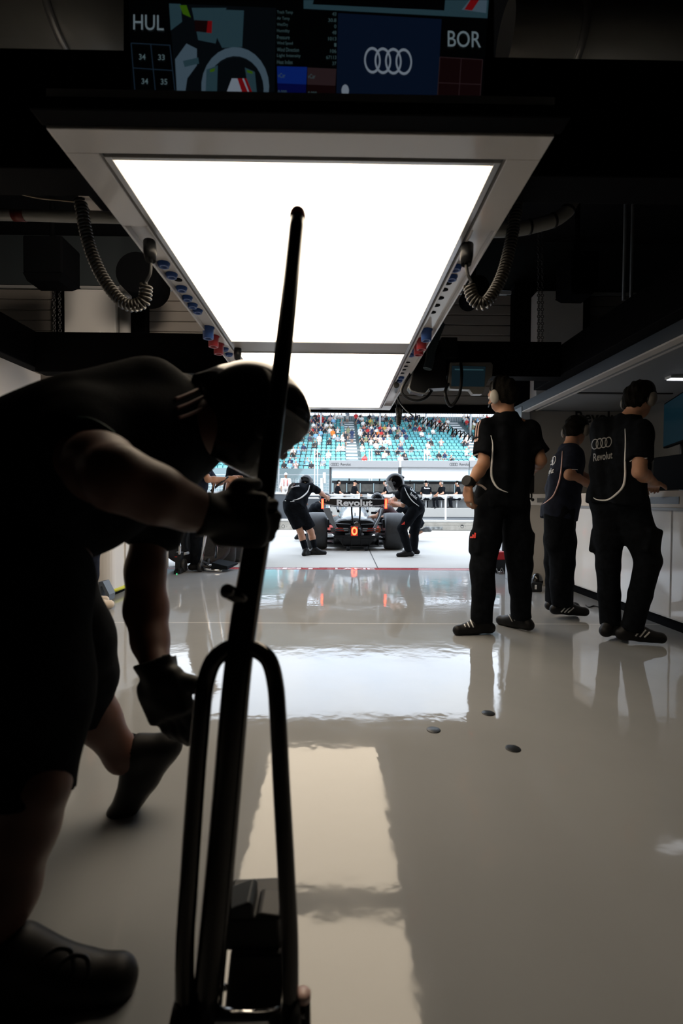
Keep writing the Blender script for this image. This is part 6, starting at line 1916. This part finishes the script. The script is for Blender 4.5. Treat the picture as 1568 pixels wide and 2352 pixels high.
# marshal
J = posed('stand', (P(656, 1140, 26).x, 26.0, 0.62), 185, 1.0)
t, bd, sh, tr, so = person('marshal in white and red overalls behind the dark barrier wall', J, 1.0, 0.018, headgear='cap', hair_mat=mat('marshal_white', (0.75, 0.72, 0.70), 0.7), shirt_mat=mat('marshal_white', (0.75, 0.72, 0.70), 0.7), trouser_mat=mat('marshal_white', (0.75, 0.72, 0.70), 0.7), sleeve=1.6, seed=31)
for dx in (-0.09, 0.09):
    MB().tube([J['chest']+V3((dx, -0.135, 0.13)), J['chest']+V3((dx, -0.14, -0.2))], 0.02, 6).build('red_brace', REDP, sh)
tag(MB().box((J['anL'].x-0.8, 25.7, 0), (J['anL'].x+0.8, 26.4, 0.62)).build('marshal_step', MIDGREY), 'grey raised step under the marshal behind barrier wall', 'step')

# ---- crew around the front jack, left
J = posed('lean', G(447, 1311)+V3((0, 0.1, 0)), -80, 1.0, over=dict(elR=(0.22, 0.16, 1.20), wrR=(0.10, 0.40, 1.22), wrL=(-0.10, 0.46, 1.24)))
t, bd, sh, tr, so = person('man in navy shirt and trousers holding the chrome front jack handles', J, 1.0, 0.011, shirt_mat=NAVY, trouser_mat=CLOTH, seed=41, headgear='cap', tloose=0.012)
MB().tube([J['wrL'].lerp(J['elL'], 0.06), J['wrL'].lerp(J['elL'], 0.14)], 0.038, 14).build('wrist_watch', BLKPL, t)
J = posed('stand', (P(560, 1255, 7.9).x, 7.9, 0), 20, 1.0)
t, bd, sh, tr, so = person('man in black team shirt and shorts standing behind the foreground pole', J, 1.0, 0.012, short=0.9, seed=43, socks=0.5)
print_quad(sh, STRIPE, 'back_print', [('Revolut', ((556, 1123), (592, 1123), (592, 1111), (556, 1111)))])
decal_line(sh, [(545, 1110), (549, 1125), (554, 1142)], 'side_piping', STRIPE, sh, r=0.008)
J = posed('stand', G(214, 1402)+V3((-0.10, 0.06, 0)), -55, 1.0)
t, bd, sh, tr, so = person('person in dark trousers and cream sneakers standing behind the bending mechanic', J, 1.0, 0.010, seed=45, tloose=0.012, trouser_mat=NAVY, shoe_mat=mat('sneaker_cream', (0.70, 0.60, 0.50), 0.6))
for o in so:
    pass
for q in 'LR':
    a = J['an'+q]
    MB().ell(a+J['foot'+q]*0.035+V3((0, 0, -0.005)), (0.045, 0.045, 0.022)).build('sneaker_tongue', mat('sneaker_red', (0.5, 0.03, 0.04), 0.6), so['LR'.index(q)])

# ================================================================== FOREGROUND: QUICK JACK AND BENDING MECHANIC
t = jack = thing('lifting_jack', 'tall black and chrome race jack in the foreground with a forked lower frame', 'jack', (P(560, 2300, 0.84).x, 0.86, 0))
top = P(683.5, 493, 1.36); mid = P(606, 1150, 1.02); junc = P(553, 1480, 0.915); bot = P(474, 2330, 0.835)
MB().tube(spline([mid.lerp(junc, 0.0), junc, junc.lerp(bot, 0.5), bot], 6), 0.0262, 20).build('lower_tube', DCHROME, t)
MB().tube(spline([top, top.lerp(mid, 0.5)+V3((0.004, 0, 0)), mid, mid.lerp(junc, 0.35)], 8), [0.0195+0.0035*i/24 for i in range(25)], 20).build('handle_bar', mat('handle_black', (0.007, 0.008, 0.010), 0.2, spec=0.6), t)
dirv = (top-mid).normalized()
q = MB().lathe(top-dirv*0.012, dirv, [(0.0205, 0), (0.0212, 0.004), (0.0212, 0.012), (0.0185, 0.022), (0.011, 0.030), (0.0, 0.033)], 20)
q.build('end_cap', mat('cap_dark_red', (0.20, 0.010, 0.010), 0.45), t)
def leg(pts, rr=0.0166): return MB().tube(spline(pts, 8), rr, 18).build('fork_leg', DCHROME, t)
leg([P(548, 1487, 0.915), P(518, 1494, 0.91), P(489, 1520, 0.90), P(472, 1570, 0.895), P(463, 1640, 0.885), P(450, 1800, 0.87), P(436, 2000, 0.85), P(425, 2180, 0.84), P(424, 2400, 0.83)])
leg([P(560, 1487, 0.915), P(592, 1494, 0.91), P(618, 1518, 0.90), P(632, 1570, 0.895), P(638, 1640, 0.885), P(646, 1800, 0.87), P(657, 2000, 0.85), P(665, 2180, 0.84), P(664, 2400, 0.83)], 0.0158)
pg = MB().tube([P(522, 1358, 0.88), P(578, 1386, 0.945)], 0.0132, 14)
pg.build('peg', DCHROME, t)
MB().ell(P(522, 1358, 0.878), (0.0138,)*3, None, 12, 8).build('peg_tip', DCHROME, t)
bb = MB()
bb.prism([P(508, 2186, 0.90), P(510, 2112, 0.90), P(640, 2106, 0.90), P(645, 2186, 0.90)][::-1], (0, 0.10, 0))
bb.prism([P(528, 2190, 0.89), P(660, 2190, 0.89), P(672, 2420, 0.86), P(505, 2420, 0.86)], (0, 0.10, 0))
bb.build('ratchet_block', mat('block_black', (0.007, 0.008, 0.010), 0.5), t, bevel=0.006)
MB().prism([P(513, 2112, 0.90), P(513, 2094, 0.90), P(570, 2072, 0.90), P(580, 2080, 0.90), P(581, 2112, 0.90)][::-1], (0, 0.06, 0)).build('pedal_plate', mat('pedal_dark', (0.03, 0.036, 0.042), 0.4), t, bevel=0.003)
MB().prism([P(584, 2112, 0.90), P(590, 2100, 0.90), P(600, 2098, 0.90), P(642, 2104, 0.90), P(642, 2116, 0.90)][::-1], (0, 0.06, 0)).build('pedal_plate', mat('block_black', (0.007, 0.008, 0.010), 0.5), t, bevel=0.003)
for x, y in ((502, 2254), (516, 2268)):
    MB().ell(P(x, y, 0.875), (0.006,)*3, None, 10, 8).build('bolt', CHROME, t)
MB().tube([P(696, 2288, 0.84), P(700, 2500, 0.83)], 0.0125, 16).build('roller_post', mat('block_black', (0.007, 0.008, 0.010), 0.5), t)
MB().lathe(P(696, 2288, 0.84)-V3((0, 0, 0.004)), (0, 0, 1), [(0.0135, 0), (0.0135, 0.010), (0.011, 0.013), (0, 0.013)], 18).build('roller_cap', mat('cap_pink', (0.6, 0.42, 0.38), 0.25), t)
bz = MB()
for xx in (420, 668):
    q = P(xx, 2420, 0.83)
    MB().lathe((q.x-0.018, q.y, 0.035), (1, 0, 0), [(0.015, 0), (0.035, 0.003), (0.035, 0.033), (0.015, 0.036)], 20).build('wheel', RUBBER, t)
a = P(424, 2420, 0.83); c = P(664, 2420, 0.83)
MB().tube([(a.x, a.y, 0.04), (c.x, c.y, 0.04)], 0.014, 12).build('axle', CHROME, t)
MB().tube([(c.x, c.y, 0.05), P(664, 2380, 0.83)], 0.0158, 12).tube([(a.x, a.y, 0.05), P(424, 2380, 0.83)], 0.0166, 12).build('leg_end', DCHROME, t)
q = P(700, 2440, 0.83)
MB().tube([(q.x, q.y, 0.05), (c.x, c.y, 0.05)], 0.010, 10).build('roller_arm', DCHROME, t)
MB().tube([P(410, 2325, 0.85), P(380, 2380, 0.84)], 0.006, 8).build('release_lever', CHROME, t)
q = P(474, 2380, 0.835)
MB().tube([bot, V3((bot.x-0.004, bot.y-0.004, 0.04))], 0.0262, 16).build('tube_end', DCHROME, t)

# ---- bending mechanic
J = dict(head=P(576, 974, 1.28), neck=P(462, 985, 1.22), chest=P(300, 1010, 1.18), pelvis=P(90, 1195, 1.12),
         shL=P(385, 915, 1.38), shR=P(190, 1045, 1.00), elR=P(268, 1098, 0.80), wrR=P(490, 1190, 0.93), elL=P(334, 1310, 1.30), wrL=P(362, 1545, 1.18),
         hipR=P(50, 1330, 1.03), hipL=P(95, 1330, 1.22), knR=P(78, 1800, 0.93), knL=P(195, 1560, 1.36), anR=P(-25, 2190, 0.90), anL=P(322, 1730, 1.46),
         face=(0.86, 0.30, -0.45), footR=(1, 0.1, 0), footL=(0.1, -0.25, -0.9), handR=(1, 0.15, -0.05), handL=P(432, 1745, 1.14)-P(362, 1545, 1.18),
         palmR=(0, 1, 0), thumbR=(0, 0, 1), palmL=(0.25, 0.95, 0.1), thumbL=(1, 0, 0.2), headup=V3((0.30, 0.0, 0.95)))
mech = thing('person', 'bending mechanic in black shorts, helmet and gloves gripping the foreground jack', 'person', (-0.6, 1.1, 0))
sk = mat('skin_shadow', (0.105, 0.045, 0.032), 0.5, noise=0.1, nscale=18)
# skin
R_, U_, F_ = frame(J)
lo, hi = bounds([J[k] for k in ('head', 'neck', 'pelvis', 'shL', 'shR', 'elL', 'elR', 'wrL', 'wrR', 'knL', 'knR', 'anL', 'anR')]+[J['wrR']+V3((0.2, 0, 0)), J['wrL']+V3((0.1, 0, -0.2))], 0.16)
S = SDF(lo, hi, 0.0075)
S.chain([J['neck'], P(330, 1000, 1.22), J['pelvis']], [0.055, 0.09, 0.11], 0.05)
for q in 'LR':
    S.cone(J['neck'], J['sh'+q], 0.06, 0.06, 0.06)
    S.cone(J['pelvis'], J['hip'+q], 0.11, 0.10, 0.06)
S.chain([J['shR'], J['shR'].lerp(J['elR'], 0.6), J['elR']], [0.058, 0.056, 0.050], 0.04)
S.chain([J['elR'], P(360, 1136, 0.84), P(430, 1166, 0.89), J['wrR']], [0.049, 0.046, 0.037, 0.030], 0.03)
S.chain([J['shL'], J['elL']], [0.060, 0.046], 0.04)
S.chain([J['elL'], P(336, 1400, 1.29), P(345, 1470, 1.25), J['wrL']], [0.048, 0.052, 0.042, 0.034], 0.03)
S.chain([J['hipR'], J['hipR'].lerp(J['knR'], 0.5), J['knR']], [0.10, 0.085, 0.062], 0.05)
S.chain([J['knR'], P(52, 1900, 0.93), P(18, 2050, 0.92), J['anR']], [0.062, 0.060, 0.050, 0.038], 0.03)
S.chain([J['hipL'], J['hipL'].lerp(J['knL'], 0.5), J['knL']], [0.10, 0.085, 0.062], 0.05)
S.chain([J['knL'], P(226, 1655, 1.41), P(282, 1735, 1.45), J['anL']], [0.060, 0.058, 0.046, 0.042], 0.03)
hr, hf, hu = headframe(J); c = J['head']
S.cone(J['neck'], c-hu*0.05-hf*0.03, 0.06, 0.055, 0.03)
S.ell(c+hu*0.012-hf*0.006, (0.076, 0.097, 0.105), (hr, hf, hu), 0.02)
S.ell(c-hu*0.058+hf*0.030, (0.054, 0.060, 0.058), (hr, hf, hu), 0.03)
S.cone(c+hf*0.088+hu*0.005, c+hf*0.112-hu*0.032, 0.009, 0.014, 0.014)
for sg in (-1, 1):
    S.ell(c+hr*sg*0.078-hf*0.008, (0.010, 0.020, 0.031), (hr, hf, hu), 0.008)
hand(S, J['wrR'], J['handR'], J['palmR'], J['thumbR'], 0.86, 0.95)
hand(S, J['wrL'], J['handL'], J['palmL'], J['thumbL'], 1.08, 0.22)
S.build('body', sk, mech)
# team shirt: torso, far shoulder with stripes, rolled short sleeves
S = SDF(lo-0.05, hi+0.05, 0.0085)
S.chain([P(440, 985, 1.24), P(360, 962, 1.26), P(250, 1022, 1.20), P(110, 1098, 1.14), P(0, 1142, 1.10), P(-90, 1165, 1.08)], [0.085, 0.125, 0.165, 0.165, 0.165, 0.17], 0.08)
S.chain([P(412, 1020, 1.22), P(330, 1070, 1.2), P(200, 1120, 1.15), P(60, 1160, 1.1)], [0.085, 0.105, 0.125, 0.13], 0.06)
S.chain([P(412, 928, 1.36), P(395, 990, 1.37), P(345, 1200, 1.33), P(336, 1236, 1.31)], [0.090, 0.085, 0.070, 0.072], 0.06, fb=True)
S.chain([P(432, 985, 1.22), P(320, 1005, 1.12), P(215, 1015, 1.06), P(178, 1045, 1.0), P(172, 1065, 0.97)], [0.075, 0.095, 0.10, 0.088, 0.082], 0.05, fb=True)
S.cut(P(-70, 1200, 1.08), V3((-0.75, 0, -0.65)))
S.folds(0.010, 20, 4)
msh = S.build('shirt', CLOTH, mech)
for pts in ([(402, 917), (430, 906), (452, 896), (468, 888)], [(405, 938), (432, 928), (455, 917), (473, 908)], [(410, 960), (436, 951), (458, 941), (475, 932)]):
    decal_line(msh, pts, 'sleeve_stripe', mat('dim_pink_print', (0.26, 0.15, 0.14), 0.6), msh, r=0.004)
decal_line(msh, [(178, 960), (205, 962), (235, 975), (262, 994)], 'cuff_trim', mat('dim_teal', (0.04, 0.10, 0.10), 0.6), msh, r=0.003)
# shorts
S = SDF(lo-0.05, hi+0.05, 0.0085)
S.chain([P(15, 1240, 1.12), P(15, 1340, 1.12)], [0.17, 0.175], 0.06)
S.chain([J['hipR'], P(70, 1560, 0.98), P(72, 1840, 0.93)], [0.135, 0.112, 0.080], 0.06, fb=True)
S.chain([J['hipL'], P(165, 1480, 1.30), P(190, 1560, 1.36), P(198, 1640, 1.40)], [0.105, 0.100, 0.086, 0.078], 0.05, fb=True)
S.folds(0.008, 18, 9)
S.build('shorts', CLOTH, mech)
# helmet
helmet(mech, J, 1.08, 0.007)
glove(mech, J['wrR'], J['elR'], J['handR'], J['palmR'], J['thumbR'], 1.0, 0.95, cuff=0.03, r=1.30)
glove(mech, J['wrL'], J['elL'], J['handL'], J['palmL'], J['thumbL'], 1.12, 0.22, cuff=0.03, r=1.35)
# shoes
so = shoe(mech, J['anR']+V3((0.03, 0, 0.0)), J['footR'], 1.12, SHOE, 0.007)
lb = MB()
for k in range(2):
    e = P(132+36*k, 2196+16*k, 0.885)
    lb.tube(spline([e+V3((-0.024, 0, -0.022)), e+V3((-0.020, -0.01, 0.004)), e+V3((0.0, 0.0, 0.014)), e+V3((0.022, 0.005, 0.004)), e+V3((0.030, 0, -0.028))], 6), 0.0042, 6)
lb.build('laces', BLKPL, so)
shoe(mech, J['anL'], V3((-0.62, -0.05, -0.80)), 1.05, SHOE, 0.007, None, V3((-0.8, -0.1, 0.6)))
sk_ = MB().tube([J['anL'], P(276, 1722, 1.45)], [0.047, 0.051], 16)
sk_.build('sock', CLOTH, mech)
